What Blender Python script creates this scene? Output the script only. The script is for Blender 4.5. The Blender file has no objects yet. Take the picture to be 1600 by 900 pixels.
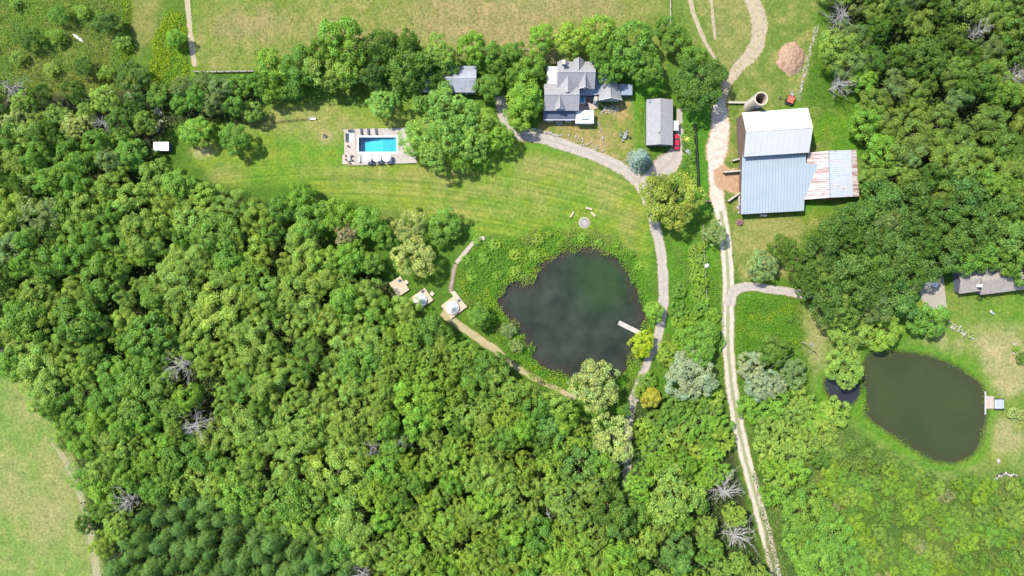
import bpy, math, random
import numpy as np
from mathutils import Vector
R = math.radians
random.seed(7)
S = bpy.context.scene
COL = S.collection

# ------------------------------------------------------------------ camera, sky, sun, exposure
CAM_H = 213.333
M_PX = 0.2                                   # metres on the ground for one pixel of the 1600 px wide photograph
cd = bpy.data.cameras.new('camera'); cam = bpy.data.objects.new('camera', cd); COL.objects.link(cam)
cam.location = (0, 0, CAM_H); cam.rotation_euler = (0, 0, 0)
cd.sensor_width = 36; cd.lens = 24; cd.clip_start = 1; cd.clip_end = 6000
S.camera = cam
SUN_EL = R(55); SUN_AZ = math.atan2(-0.8, 0.6)
w = bpy.data.worlds.new('World'); S.world = w; w.use_nodes = True
nt = w.node_tree; nt.nodes.clear()
sky = nt.nodes.new('ShaderNodeTexSky'); sky.sky_type = 'NISHITA'; sky.sun_disc = False
sky.sun_elevation = SUN_EL; sky.sun_rotation = SUN_AZ; sky.altitude = 200; sky.air_density = 1.0; sky.dust_density = 1.0
bg = nt.nodes.new('ShaderNodeBackground'); bg.inputs['Strength'].default_value = 0.15
wo = nt.nodes.new('ShaderNodeOutputWorld')
nt.links.new(sky.outputs[0], bg.inputs[0]); nt.links.new(bg.outputs[0], wo.inputs[0])
ld = bpy.data.lights.new('sun', 'SUN'); ld.energy = 3.6; ld.angle = R(0.53); ld.color = (1.0, 0.945, 0.84)
sun = bpy.data.objects.new('sun', ld); COL.objects.link(sun); sun.location = (-120, 90, 210)
sd = Vector((-0.8 * math.cos(SUN_EL), 0.6 * math.cos(SUN_EL), math.sin(SUN_EL)))
sun.rotation_euler = sd.to_track_quat('Z', 'Y').to_euler()
S.view_settings.view_transform = 'Standard'; S.view_settings.look = 'None'
S.view_settings.exposure = 1.68; S.view_settings.gamma = 1.0; S.view_settings.use_curve_mapping = False
S.render.engine = 'CYCLES'
cy = S.cycles
cy.max_bounces = 8; cy.diffuse_bounces = 3; cy.glossy_bounces = 3; cy.transmission_bounces = 4; cy.transparent_max_bounces = 8
cy.caustics_reflective = False; cy.caustics_refractive = False

# ------------------------------------------------------------------ helpers
def P(px, py, z=0.0):
    k = M_PX * (1 - z / CAM_H)
    return Vector(((px - 800) * k, (450 - py) * k, z))

def tag(o, label=None, cat=None, group=None, kind=None):
    if label: o['label'] = label
    if cat: o['category'] = cat
    if group: o['group'] = group
    if kind: o['kind'] = kind
    return o

def thing(name, label, cat, loc=(0, 0, 0), group=None, rz=0):
    o = bpy.data.objects.new(name, None); COL.objects.link(o)
    o.location = loc; o.rotation_euler = (0, 0, rz); o.empty_display_size = 0.3
    return tag(o, label, cat, group)

def link(name, me, parent=None, loc=(0, 0, 0)):
    o = bpy.data.objects.new(name, me); COL.objects.link(o)
    o.location = loc
    if parent is not None: o.parent = parent
    return o

def world_loc(o):
    v = Vector((0, 0, 0))
    while o is not None:
        v += o.location; o = o.parent
    return v

class MB:
    """collects faces in world coordinates, builds one mesh object"""
    def __init__(s): s.v = []; s.f = []
    def add(s, vs, fs):
        b = len(s.v); s.v += [tuple(p) for p in vs]; s.f += [tuple(b + i for i in f) for f in fs]; return s
    def box(s, c, d, rz=0, top=None):
        cx, cy_, cz = c; hx, hy, hz = d[0] / 2, d[1] / 2, d[2] / 2
        t = 1 if top is None else top
        ca, sa = math.cos(rz), math.sin(rz); vs = []
        for z, k in ((-hz, 1), (hz, t)):
            for x, y in ((-hx, -hy), (hx, -hy), (hx, hy), (-hx, hy)):
                x *= k; y *= k
                vs.append((cx + x * ca - y * sa, cy_ + x * sa + y * ca, cz + z))
        return s.add(vs, [(0, 3, 2, 1), (4, 5, 6, 7), (0, 1, 5, 4), (1, 2, 6, 5), (2, 3, 7, 6), (3, 0, 4, 7)])
    def bar(s, a, b, wd, h):
        a = Vector(a); b = Vector(b); d = b - a; L = d.length; d.normalize()
        up = Vector((0, 0, 1)) if abs(d.z) < 0.95 else Vector((1, 0, 0))
        sx = d.cross(up).normalized() * wd / 2; sy = sx.cross(d).normalized() * h / 2
        vs = [p + i * sx + j * sy for p in (a, b) for i, j in ((-1, -1), (1, -1), (1, 1), (-1, 1))]
        return s.add(vs, [(0, 1, 2, 3), (7, 6, 5, 4), (0, 4, 5, 1), (1, 5, 6, 2), (2, 6, 7, 3), (3, 7, 4, 0)])
    def tube(s, pts, rs, n=8, cap=True):
        pts = [Vector(p) for p in pts]; vs = []; fs = []
        for i, p in enumerate(pts):
            d = (pts[min(i + 1, len(pts) - 1)] - pts[max(i - 1, 0)]).normalized()
            up = Vector((0, 0, 1)) if abs(d.z) < 0.9 else Vector((1, 0, 0))
            a = d.cross(up).normalized(); b = a.cross(d).normalized()
            for k in range(n):
                t = 2 * math.pi * k / n
                vs.append(p + (a * math.cos(t) + b * math.sin(t)) * rs[i])
        for i in range(len(pts) - 1):
            for k in range(n):
                fs.append((i * n + k, i * n + (k + 1) % n, (i + 1) * n + (k + 1) % n, (i + 1) * n + k))
        if cap:
            fs.append(tuple(range(n - 1, -1, -1))); fs.append(tuple((len(pts) - 1) * n + k for k in range(n)))
        return s.add(vs, fs)
    def lathe(s, c, prof, n=24, sx=1, sy=1, ph=0):
        vs = []; fs = []
        for r, z in prof:
            for k in range(n):
                t = 2 * math.pi * k / n + ph
                vs.append((c[0] + r * math.cos(t) * sx, c[1] + r * math.sin(t) * sy, c[2] + z))
        for i in range(len(prof) - 1):
            for k in range(n):
                fs.append((i * n + k, i * n + (k + 1) % n, (i + 1) * n + (k + 1) % n, (i + 1) * n + k))
        return s.add(vs, fs)
    def slab(s, top, th):
        """polygon (3-D corners, counter-clockwise from above) thickened downwards"""
        n = len(top); top = [Vector(p) for p in top]
        nr = (top[1] - top[0]).cross(top[2] - top[1]).normalized()
        if nr.z < 0: top.reverse(); nr = -nr
        vs = top + [p - nr * th for p in top]
        return s.add(vs, [tuple(range(n)), tuple(range(2 * n - 1, n - 1, -1))] + [(i, n + i, n + (i + 1) % n, (i + 1) % n) for i in range(n)])
    def prism(s, poly, z0, z1):
        return s.slab([(p[0], p[1], z1) for p in poly], z1 - z0)
    def build(s, name, m, parent=None, smooth=False, kind=None):
        me = bpy.data.meshes.new(name)
        o0 = world_loc(parent) if parent is not None else Vector((0, 0, 0))
        me.from_pydata([(x - o0.x, y - o0.y, z - o0.z) for x, y, z in s.v], [], s.f)
        me.materials.append(m)
        if smooth: me.shade_smooth()
        o = link(name, me, parent)
        if kind: o['kind'] = kind
        return o

def clip(poly, axis, lo, hi):
    """clip a 2-D polygon to lo <= coord[axis] <= hi"""
    for sgn, lim in ((1, lo), (-1, -hi)):
        out = []
        for i in range(len(poly)):
            a, b = poly[i], poly[(i + 1) % len(poly)]
            da, db = sgn * a[axis] - lim, sgn * b[axis] - lim
            if da >= 0: out.append(a)
            if (da >= 0) != (db >= 0):
                t = da / (da - db); out.append((a[0] + t * (b[0] - a[0]), a[1] + t * (b[1] - a[1])))
        poly = out
        if len(poly) < 3: return []
    return poly

# noise on arrays
def vnoise(x, y, scale, seed):
    rs = np.random.RandomState(seed); L = rs.rand(128, 128)
    x = np.asarray(x) / scale + 1000.3; y = np.asarray(y) / scale + 1000.7
    xi = np.floor(x).astype(int); yi = np.floor(y).astype(int); fx = x - xi; fy = y - yi
    fx = fx * fx * (3 - 2 * fx); fy = fy * fy * (3 - 2 * fy)
    g = lambda i, j: L[(xi + i) % 128, (yi + j) % 128]
    return (g(0, 0) * (1 - fx) + g(1, 0) * fx) * (1 - fy) + (g(0, 1) * (1 - fx) + g(1, 1) * fx) * fy
def fbm(x, y, scale, seed, o=4):
    t = 0; a = 1; n = 0
    for i in range(o):
        t = t + a * vnoise(x, y, scale / 2 ** i, seed + i); n += a; a *= 0.55
    return t / n
def sdf(x, y, poly):
    """signed distance to a polygon, negative inside (metres)"""
    d = np.full(x.shape, 1e9); ins = np.zeros(x.shape, bool); n = len(poly)
    for i in range(n):
        ax, ay = poly[i]; bx, by = poly[(i + 1) % n]
        ex, ey = bx - ax, by - ay
        t = np.clip(((x - ax) * ex + (y - ay) * ey) / (ex * ex + ey * ey + 1e-9), 0, 1)
        d = np.minimum(d, np.hypot(x - ax - t * ex, y - ay - t * ey))
        c = ((ay > y) != (by > y))
        with np.errstate(divide='ignore', invalid='ignore'):
            xi = (bx - ax) * (y - ay) / (by - ay + 1e-12) + ax
        ins ^= c & (x < xi)
    return np.where(ins, -d, d)
def W(pl, z=0): return [tuple(P(a, b, z)[:2]) for a, b in pl]
def smooth_closed(pl, it=3):
    for _ in range(it):
        q = []
        for i in range(len(pl)):
            a, b = pl[i], pl[(i + 1) % len(pl)]
            q += [(a[0] * .75 + b[0] * .25, a[1] * .75 + b[1] * .25), (a[0] * .25 + b[0] * .75, a[1] * .25 + b[1] * .75)]
        pl = q
    return pl
def smooth_open(pl, it=3):
    for _ in range(it):
        q = [pl[0]]
        for a, b in zip(pl, pl[1:]):
            q += [tuple(x * .75 + y * .25 for x, y in zip(a, b)), tuple(x * .25 + y * .75 for x, y in zip(a, b))]
        pl = q + [pl[-1]]
    return pl

# ------------------------------------------------------------------ materials
def newmat(name):
    m = bpy.data.materials.new(name); m.use_nodes = True; t = m.node_tree
    return m, t, t.nodes['Principled BSDF']
def N(t, typ, **kw):
    n = t.nodes.new(typ)
    for k, v in kw.items(): setattr(n, k, v)
    return n
def noise_node(t, scale, detail=4, rough=.6, coord='Object'):
    tc = N(t, 'ShaderNodeTexCoord'); n = N(t, 'ShaderNodeTexNoise')
    n.inputs['Scale'].default_value = scale; n.inputs['Detail'].default_value = detail; n.inputs['Roughness'].default_value = rough
    t.links.new(tc.outputs[coord], n.inputs['Vector']); return n
def ramp(t, src, stops):
    r = N(t, 'ShaderNodeValToRGB'); e = r.color_ramp.elements
    while len(e) < len(stops): e.new(0.5)
    for k, (p, c) in enumerate(stops):
        e[k].position = p; e[k].color = (*c, 1) if len(c) == 3 else c
    t.links.new(src, r.inputs[0]); return r.outputs[0]
def mixc(t, f, a, b, mode='MIX'):
    n = N(t, 'ShaderNodeMix', data_type='RGBA', blend_type=mode)
    for s, v in ((n.inputs[0], f), (n.inputs[6], a), (n.inputs[7], b)):
        if isinstance(v, (int, float)): s.default_value = v
        elif isinstance(v, tuple): s.default_value = (*v, 1)
        else: t.links.new(v, s)
    return n.outputs[2]
def mat(name, c1, c2=None, scale=1.5, rough=.7, metal=0, bump=0, bscale=None, spec=None, detail=5, lo=.35, hi=.65):
    m, t, b = newmat(name)
    b.inputs['Roughness'].default_value = rough; b.inputs['Metallic'].default_value = metal
    if spec is not None: b.inputs['Specular IOR Level'].default_value = spec
    if c2 is None: c2 = tuple(x * .8 for x in c1)
    c1 = tuple(x * .70 for x in c1); c2 = tuple(x * .70 for x in c2)
    n = noise_node(t, scale, detail)
    t.links.new(ramp(t, n.outputs['Fac'], [(lo, c2), (hi, c1)]), b.inputs['Base Color'])
    if bump:
        n2 = noise_node(t, bscale or scale * 4, 3); bp = N(t, 'ShaderNodeBump')
        bp.inputs['Strength'].default_value = bump; bp.inputs['Distance'].default_value = .1
        t.links.new(n2.outputs['Fac'], bp.inputs['Height']); t.links.new(bp.outputs[0], b.inputs['Normal'])
    return m
def leaf_mat(name, source):
    """leaf colour from the object's own colour (trees) or from a face attribute (ground plants), per-leaf tone on top"""
    m, t, b = newmat(name)
    if source == 'object':
        oi = N(t, 'ShaderNodeObjectInfo'); c = oi.outputs['Color']
        a = N(t, 'ShaderNodeAttribute', attribute_name='tone'); 
        c = mixc(t, 1.0, c, a.outputs['Color'], 'MULTIPLY')
    else:
        a = N(t, 'ShaderNodeAttribute', attribute_name='col'); c = a.outputs['Color']
    t.links.new(c, b.inputs['Base Color']); b.inputs['Roughness'].default_value = .55; b.inputs['Specular IOR Level'].default_value = .25
    tr = N(t, 'ShaderNodeBsdfTranslucent')
    t.links.new(mixc(t, 1.0, c, (1.15, 1.25, .55), 'MULTIPLY'), tr.inputs['Color'])
    mx = N(t, 'ShaderNodeMixShader'); mx.inputs[0].default_value = .42
    t.links.new(b.outputs[0], mx.inputs[1]); t.links.new(tr.outputs[0], mx.inputs[2])
    t.links.new(mx.outputs[0], t.nodes['Material Output'].inputs['Surface'])
    return m
LEAF = leaf_mat('tree_leaves', 'object'); WEED = leaf_mat('ground_plant_leaves', 'face')
BARK = mat('bark', (.11, .085, .06), (.05, .04, .03), 3, .9, bump=.4)
DEADWOOD = mat('bleached_dead_wood', (.38, .355, .325), (.23, .21, .19), 2, .9)
SHINGLE = mat('grey_shingle', (.255, .25, .255), (.195, .19, .195), 1.3, .85, bump=.25, bscale=9, lo=.3, hi=.7)
SHINGLE_LIGHT = mat('pale_membrane_roof', (.42, .415, .40), (.33, .325, .32), .6, .7)
SLATE = mat('dark_slate', (.055, .07, .11), (.035, .045, .075), 1.5, .6)
BROWN_SHINGLE = mat('brown_grey_shingle', (.27, .235, .205), (.2, .175, .155), 1.2, .85, bump=.25, bscale=8)
BLUE_GREY_ROOF = mat('blue_grey_membrane', (.17, .21, .27), (.13, .165, .22), .8, .6)
WHITE = mat('white_paint', (.78, .78, .76), (.68, .68, .66), 1.2, .6)
SIDING = mat('dark_blue_grey_siding', (.1, .12, .16), (.075, .09, .125), 2, .7)
STONE_W = mat('field_stone_wall', (.32, .29, .25), (.17, .155, .14), 2.5, .9, bump=.6)
WHITE_ROOF = mat('white_enamelled_steel', (.42, .415, .40), (.395, .39, .375), .25, .5)
BLUE_ROOF = mat('blue_grey_steel', (.255, .30, .325), (.21, .258, .285), .35, .5, lo=.2, hi=.8)
BARN_BOARD = mat('weathered_red_brown_boards', (.17, .105, .08), (.085, .055, .045), 1.8, .9, bump=.5)
CONC = mat('pale_concrete', (.38, .335, .27), (.27, .235, .19), 1.1, .9, bump=.3)
DARK = mat('interior_shade_black', (.012, .012, .014), (.008, .008, .01), 1, .9)  # near-black colour that stands in for shade inside openings
BLACK_METAL = mat('black_metal', (.02, .02, .022), (.013, .013, .015), 2, .5)
GREY_METAL = mat('grey_galvanised', (.33, .34, .36), (.24, .25, .27), 2, .45, metal=.4)
DECK = mat('pale_pine_boards', (.46, .36, .255), (.36, .275, .19), 2.2, .8)
DECK_GREY = mat('weathered_grey_boards', (.42, .37, .33), (.3, .26, .23), 1.6, .85)
PINK_DECK = mat('pinkish_cedar_boards', (.38, .31, .26), (.29, .235, .195), 1.8, .85)
PAVE = mat('pale_paving', (.33, .295, .26), (.265, .235, .205), .5, .85, bump=.2)
CANVAS = mat('white_canvas', (.66, .645, .61), (.60, .585, .555), .9, .9)
GLASS = mat('dark_window_glass', (.03, .045, .06), (.02, .03, .045), .8, .08, spec=.6)
RED = mat('red_car_paint', (.52, .008, .025), (.46, .006, .02), .6, .28, spec=.5)
WHITE_CAR = mat('white_car_paint', (.70, .72, .76), (.64, .66, .70), .6, .3)
RUBBER = mat('black_rubber', (.018, .018, .018), (.01, .01, .01), 3, .85)
OLD_RED = mat('faded_red_paint', (.42, .1, .055), (.27, .055, .03), 1.8, .8)
YELLOW = mat('yellow_board', (.80, .62, .12), (.70, .52, .09), 1.2, .7)
SOIL = mat('bare_brown_soil', (.34, .205, .105), (.19, .12, .06), .9, .95, bump=.5, bscale=3)
CHIPS = mat('reddish_wood_chips', (.33, .215, .14), (.17, .105, .065), 1.1, .95, bump=1.0, bscale=2.5, detail=8)
ROCK = mat('pale_limestone', (.36, .325, .275), (.21, .185, .155), 2.0, .9, bump=.6)
ROCK_GREY = mat('grey_boulder', (.36, .33, .30), (.21, .19, .17), 2.0, .9, bump=.6)
ASH = mat('grey_ash', (.33, .29, .29), (.2, .17, .17), 2.5, .95)
TERRA = mat('timber_sleepers', (.30, .20, .15), (.19, .12, .09), 2, .9)
TOWEL = mat('pale_blue_fabric', (.42, .56, .62), (.34, .47, .54), 2, .9)
CUSHION = mat('charcoal_cushion', (.06, .065, .08), (.04, .043, .055), 2, .9)
GREY_FAB = mat('grey_fabric', (.26, .27, .28), (.17, .18, .19), 2, .9)
STEEL_WIRE = mat('cable', (.10, .10, .10), (.07, .07, .07), 1, .6)
POLE = mat('weathered_pole', (.34, .29, .24), (.24, .2, .165), 2, .9)

def sheet_metal_rust():
    m, t, b = newmat('rusty_white_sheet')
    n = noise_node(t, 1.0, 6, .7); n2 = noise_node(t, 4.0, 4); mpp = N(t, 'ShaderNodeMapping'); mpp.inputs['Scale'].default_value = (.3, 2.4, 1); t.links.new(n.inputs['Vector'].links[0].from_socket, mpp.inputs[0]); t.links.new(mpp.outputs[0], n.inputs['Vector'])
    oi = N(t, 'ShaderNodeObjectInfo')
    ad = N(t, 'ShaderNodeMath', operation='MULTIPLY_ADD'); ad.inputs[1].default_value = .26; 
    t.links.new(oi.outputs['Random'], ad.inputs[0]); t.links.new(n.outputs['Fac'], ad.inputs[2])
    ad2 = N(t, 'ShaderNodeMath', operation='MULTIPLY_ADD'); ad2.inputs[1].default_value = .2
    t.links.new(n2.outputs['Fac'], ad2.inputs[0]); t.links.new(ad.outputs[0], ad2.inputs[2])
    c = ramp(t, ad2.outputs[0], [(.62, (.275, .255, .24)), (.74, (.25, .20, .185)), (.82, (.18, .105, .09)), (.98, (.15, .075, .065))])
    t.links.new(c, b.inputs['Base Color']); b.inputs['Roughness'].default_value = .6
    return m
RUST = sheet_metal_rust()
def sheet_metal_grey():
    m, t, b = newmat('grey_sheet_with_rust')
    n = noise_node(t, .8, 6, .7); oi = N(t, 'ShaderNodeObjectInfo')
    ad = N(t, 'ShaderNodeMath', operation='MULTIPLY_ADD'); ad.inputs[1].default_value = .1
    t.links.new(oi.outputs['Random'], ad.inputs[0]); t.links.new(n.outputs['Fac'], ad.inputs[2])
    c = ramp(t, ad.outputs[0], [(.3, (.19, .22, .25)), (.58, (.26, .28, .30)), (.66, (.28, .26, .265)), (.76, (.19, .10, .09))])
    t.links.new(c, b.inputs['Base Color']); b.inputs['Roughness'].default_value = .5
    return m
GREY_SHEET = sheet_metal_grey()
def water_mat(name, deep, shallow, scale, spec=.5, green=None, mud=None):
    m, t, b = newmat(name)
    n = noise_node(t, scale, 5, .55)
    c = ramp(t, n.outputs['Fac'], [(.3, deep), (.72, shallow)])
    if green:
        n2 = noise_node(t, .055, 3, .5); cx, cy_, rad = green
        tc = N(t, 'ShaderNodeTexCoord'); vm = N(t, 'ShaderNodeVectorMath', operation='DISTANCE'); vm.inputs[1].default_value = (cx, cy_, -.35)
        t.links.new(tc.outputs['Object'], vm.inputs[0])
        mr = N(t, 'ShaderNodeMapRange'); mr.inputs['From Min'].default_value = rad; mr.inputs['From Max'].default_value = rad * .25
        t.links.new(vm.outputs['Value'], mr.inputs[0])
        ml = N(t, 'ShaderNodeMath', operation='MULTIPLY'); t.links.new(mr.outputs[0], ml.inputs[0]); t.links.new(n2.outputs['Fac'], ml.inputs[1])
        c = mixc(t, ml.outputs[0], c, (.014, .034, .006))
    if mud:
        sh = N(t, 'ShaderNodeAttribute', attribute_name='shore'); ns = noise_node(t, .22, 5, .65); md = N(t, 'ShaderNodeMath', operation='MULTIPLY_ADD'); md.inputs[1].default_value = -5.0
        t.links.new(ns.outputs['Fac'], md.inputs[0]); t.links.new(sh.outputs['Fac'], md.inputs[2]); mr2 = N(t, 'ShaderNodeMapRange'); mr2.inputs['From Min'].default_value = 1.0; mr2.inputs['From Max'].default_value = -3.0
        t.links.new(md.outputs[0], mr2.inputs[0]); c = mixc(t, mr2.outputs[0], c, mud)
    t.links.new(c, b.inputs['Base Color']); b.inputs['Roughness'].default_value = .12; b.inputs['IOR'].default_value = 1.33; b.inputs['Specular IOR Level'].default_value = .3
    bp = N(t, 'ShaderNodeBump'); bp.inputs['Strength'].default_value = .12; bp.inputs['Distance'].default_value = .05
    n3 = noise_node(t, 1.2, 3); t.links.new(n3.outputs['Fac'], bp.inputs['Height']); t.links.new(bp.outputs[0], b.inputs['Normal'])
    return m
g1 = P(935, 430)
POND1 = water_mat('murky_grey_green_water', (.008, .011, .008), (.025, .031, .022), .13, green=(g1.x + 2, g1.y - 0, 17), mud=(.022, .017, .014))
POND2 = water_mat('olive_green_water', (.018, .027, .009), (.026, .036, .013), .05, mud=(.024, .026, .012))
POND3 = water_mat('dark_water', (.014, .016, .019), (.022, .024, .028), .1)
def pool_water():
    m, t, b = newmat('pool_water')
    tr = N(t, 'ShaderNodeBsdfTransparent'); tr.inputs[0].default_value = (.40, .86, .92, 1)
    gl = N(t, 'ShaderNodeBsdfGlossy'); gl.inputs['Roughness'].default_value = .12
    n = noise_node(t, 1.6, 4, .7); bp = N(t, 'ShaderNodeBump'); bp.inputs['Strength'].default_value = 1.0; bp.inputs['Distance'].default_value = .7
    t.links.new(n.outputs['Fac'], bp.inputs['Height']); t.links.new(bp.outputs[0], gl.inputs['Normal'])
    mx = N(t, 'ShaderNodeMixShader'); mx.inputs[0].default_value = .05
    t.links.new(tr.outputs[0], mx.inputs[1]); t.links.new(gl.outputs[0], mx.inputs[2])
    t.links.new(mx.outputs[0], t.nodes['Material Output'].inputs['Surface'])
    return m
POOLW = pool_water()
POOL_TILE = mat('aqua_pool_lining', (.06, .36, .46), (.035, .28, .39), .8, .5)

def mesh_np(name, v, q, m, tone=None, col=None):
    me = bpy.data.meshes.new(name); n = len(q)
    me.vertices.add(len(v)); me.vertices.foreach_set('co', v.astype(np.float32).ravel())
    me.loops.add(4 * n); me.loops.foreach_set('vertex_index', q.astype(np.int32).ravel())
    me.polygons.add(n); me.polygons.foreach_set('loop_start', np.arange(0, 4 * n, 4, dtype=np.int32))
    me.update(calc_edges=True)
    if tone is not None:
        a = me.attributes.new('tone', 'FLOAT_COLOR', 'FACE'); a.data.foreach_set('color', np.hstack([tone, np.ones((n, 1))]).astype(np.float32).ravel())
    if col is not None:
        a = me.attributes.new('col', 'FLOAT_COLOR', 'FACE'); a.data.foreach_set('color', np.hstack([col, np.ones((n, 1))]).astype(np.float32).ravel())
    me.materials.append(m); return me
# ------------------------------------------------------------------ ponds (outlines) and the ground sheet
pond_a_px = smooth_closed([(862, 402), (884, 388), (915, 384), (945, 394), (968, 404), (984, 425), (994, 452), (1006, 478), (1010, 502), (1004, 528), (990, 550), (984, 575), (962, 590), (935, 600),
                           (905, 592), (880, 586), (857, 580), (835, 562), (823, 535), (810, 512), (790, 490), (777, 470), (782, 450), (804, 441), (828, 440), (836, 420), (848, 408)], 2)
pond_b_px = smooth_closed([(1350, 568), (1362, 552), (1400, 551), (1440, 556), (1475, 566), (1510, 584), (1536, 604), (1542, 630), (1538, 665), (1530, 695), (1515, 715), (1485, 723), (1455, 717),
                           (1425, 699), (1400, 681), (1372, 662), (1352, 645), (1356, 615), (1348, 590)], 2)
pond_c_px = smooth_closed([(1289, 592), (1310, 585), (1335, 588), (1345, 602), (1342, 622), (1326, 636), (1306, 630), (1293, 612)], 2)
PONDS = [(W(pond_a_px), POND1, 'large dark grey green pond with a small dock'), (W(pond_b_px), POND2, ''), (W(pond_c_px), POND3, '')]
POOL = (559.5, 213.5, 621, 238.5)             # pixel rectangle of the swimming pool

def ground():
    st = 0.8
    xs = np.arange(-196, 196.01, st); ys = np.arange(-118, 118.01, st)
    nx, ny = len(xs), len(ys)
    X, Y = np.meshgrid(xs, ys); x = X.ravel(); y = Y.ravel(); z = np.zeros(x.size)
    px = 800 + x / M_PX; py = 450 - y / M_PX
    n1 = fbm(x, y, 14, 1); n2 = fbm(x, y, 5, 11); n3 = fbm(x, y, 2.2, 21, 3); n4 = fbm(x, y, 40, 31, 3)
    c = np.zeros((x.size, 3)); lawn = np.zeros(x.size)
    A = lambda *v: np.array(v)
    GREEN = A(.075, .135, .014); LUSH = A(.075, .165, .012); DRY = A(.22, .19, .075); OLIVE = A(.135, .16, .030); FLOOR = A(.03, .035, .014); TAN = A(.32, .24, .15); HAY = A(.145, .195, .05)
    c[:] = GREEN * .9
    def paint(poly, col, soft=2.0, warp=4.0, op=1.0, mot=None, mamt=.5, isl=0, closed=True):
        nonlocal c, lawn
        d = sdf(x, y, W(poly)) + (n2 - .5) * warp * 2
        wt = np.clip(.5 - d / soft, 0, 1) * op
        cc = np.repeat(col[None], x.size, 0) if col.ndim == 1 else col
        if mot is not None:
            k = np.clip((n1 * .45 + n3 * .4 + n2 * .35 - .6 + (mamt - .5) * .5) * 6 + .5, 0, 1)[:, None]
            cc = cc * (1 - k) + mot * k
        c = c * (1 - wt[:, None]) + cc * wt[:, None]
        lawn = lawn * (1 - wt) + isl * wt
    def blob(cx, cy_, rx, ry, col, op=.8, warp=5, soft=6):
        nonlocal c
        dx = (px - cx) / rx; dy = (py - cy_) / ry
        d = (np.sqrt(dx * dx + dy * dy) - 1) * min(rx, ry) * M_PX + (n2 - .5) * warp * 2 + (n3 - .5) * warp
        wt = (np.clip(.5 - d / soft, 0, 1) * op)[:, None]; c = c * (1 - wt) + col * wt
    # northern pasture
    paint([(300, -200), (1060, -200), (1050, 30), (1040, 130), (820, 90), (640, 75), (560, 100), (300, 112)], OLIVE, 2, 1, mot=DRY, mamt=.42)
    for b_ in ((760, 40, 110, 38), (700, 10, 60, 20), (410, 40, 60, 22), (905, 12, 70, 16), (830, 70, 45, 14), (560, 60, 40, 10)):
        blob(*b_, A(.25, .18, .10), .9)
    paint([(1040, -200), (1290, -200), (1275, 60), (1250, 160), (1330, 180), (1345, 320), (1160, 420), (1110, 320), (1110, 160), (1050, 90)], A(.115, .15, .03), 3, 2, mot=DRY, mamt=.42)
    paint([(1080, -200), (1180, -200), (1190, 60), (1140, 130), (1115, 80)], A(.17, .165, .06), 3, 2, mot=DRY, mamt=.5)
    paint([(1210, 170), (1340, 170), (1345, 330), (1260, 345), (1160, 350), (1160, 335), (1270, 320), (1275, 230)], LUSH * 1.0, 3, 3, mot=OLIVE, mamt=.42)
    # mown lawn round the pool and down to the pond
    paint([(300, 190), (420, 150), (560, 130), (660, 140), (800, 200), (900, 230), (1000, 290), (1030, 370), (1010, 430), (985, 390), (900, 372), (800, 372), (740, 370), (660, 340), (560, 320), (470, 290), (360, 290), (300, 260)],
          GREEN * 1.3, 2, 1.5, mot=A(.15, .185, .026), mamt=.45, isl=1)
    lawn = lawn * np.clip((py - 248) / 14, .12, 1)
    for b_ in ((480, 180, 70, 16), (505, 205, 30, 18), (590, 192, 60, 9), (600, 268, 70, 7), (660, 278, 90, 9), (640, 300, 70, 7), (880, 262, 60, 14), (945, 290, 30, 20), (985, 355, 14, 34), (720, 330, 80, 8), (840, 250, 30, 8),
               (350, 270, 30, 12), (320, 235, 20, 14), (420, 200, 25, 6), (800, 300, 60, 8), (960, 320, 25, 10)):
        blob(*b_, DRY * 1.05, .72, 3, 4)
    blob(506, 212, 9, 8, TAN * .9, .9, 1, 1.5); blob(314, 236, 14, 9, TAN * 1.15, .95, 2, 2)
    blob(262, 80, 45, 70, A(.15, .22, .008), .9, 3, 4)
    # house garden
    paint([(930, 170), (1000, 150), (1010, 230), (1000, 262), (960, 250), (930, 235), (840, 205), (850, 190)], A(.26, .18, .085), 2, 2, mot=A(.16, .17, .04), mamt=.4)
    paint([(985, 120), (1060, 120), (1010, 160), (1006, 235), (990, 235)], LUSH, 2, 2)
    # track verge and strip between the two drives
    paint([(1045, 380), (1125, 380), (1133, 500), (1125, 620), (1020, 640), (1040, 500)], LUSH * .95, 2, 2, mot=A(.10, .15, .02), mamt=.45)
    paint([(1066, 170), (1112, 170), (1112, 330), (1066, 330)], A(.06, .15, .012), 2, 1)
    paint([(1140, 345), (1250, 340), (1260, 430), (1160, 440)], A(.13, .155, .035), 2, 2, mot=DRY, mamt=.5)
    # south-west hay field
    paint([(-600, 570), (20, 590), (70, 640), (112, 700), (138, 780), (166, 910), (170, 1300), (-600, 1300)], HAY, 2, 1.5, mot=A(.215, .205, .085), mamt=.47)
    for b_ in ((40, 630, 20, 30), (100, 720, 10, 50), (75, 820, 30, 40), (148, 850, 8, 60), (20, 760, 20, 40)): blob(*b_, A(.26, .21, .115), .6, 3)
    # east lawn by the second pond
    paint([(1240, 470), (1300, 480), (1430, 455), (1620, 440), (1900, 440), (1900, 740), (1560, 735), (1480, 745), (1390, 705), (1320, 660), (1290, 650), (1270, 580)], A(.095, .16, .02), 2, 2, mot=A(.15, .17, .04), mamt=.42, isl=.25)
    for b_ in ((1545, 530, 45, 20), (1575, 570, 35, 35), (1490, 540, 28, 10), (1570, 680, 28, 30), (1277, 545, 15, 30), (1272, 505, 16, 14), (1560, 600, 25, 15), (1470, 735, 50, 6)): blob(*b_, TAN * .95, .75, 4)
    # marsh and rough scrub
    paint([(1160, 460), (1240, 470), (1265, 600), (1170, 620), (1150, 520)], LUSH * .9, 2, 2)
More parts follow.
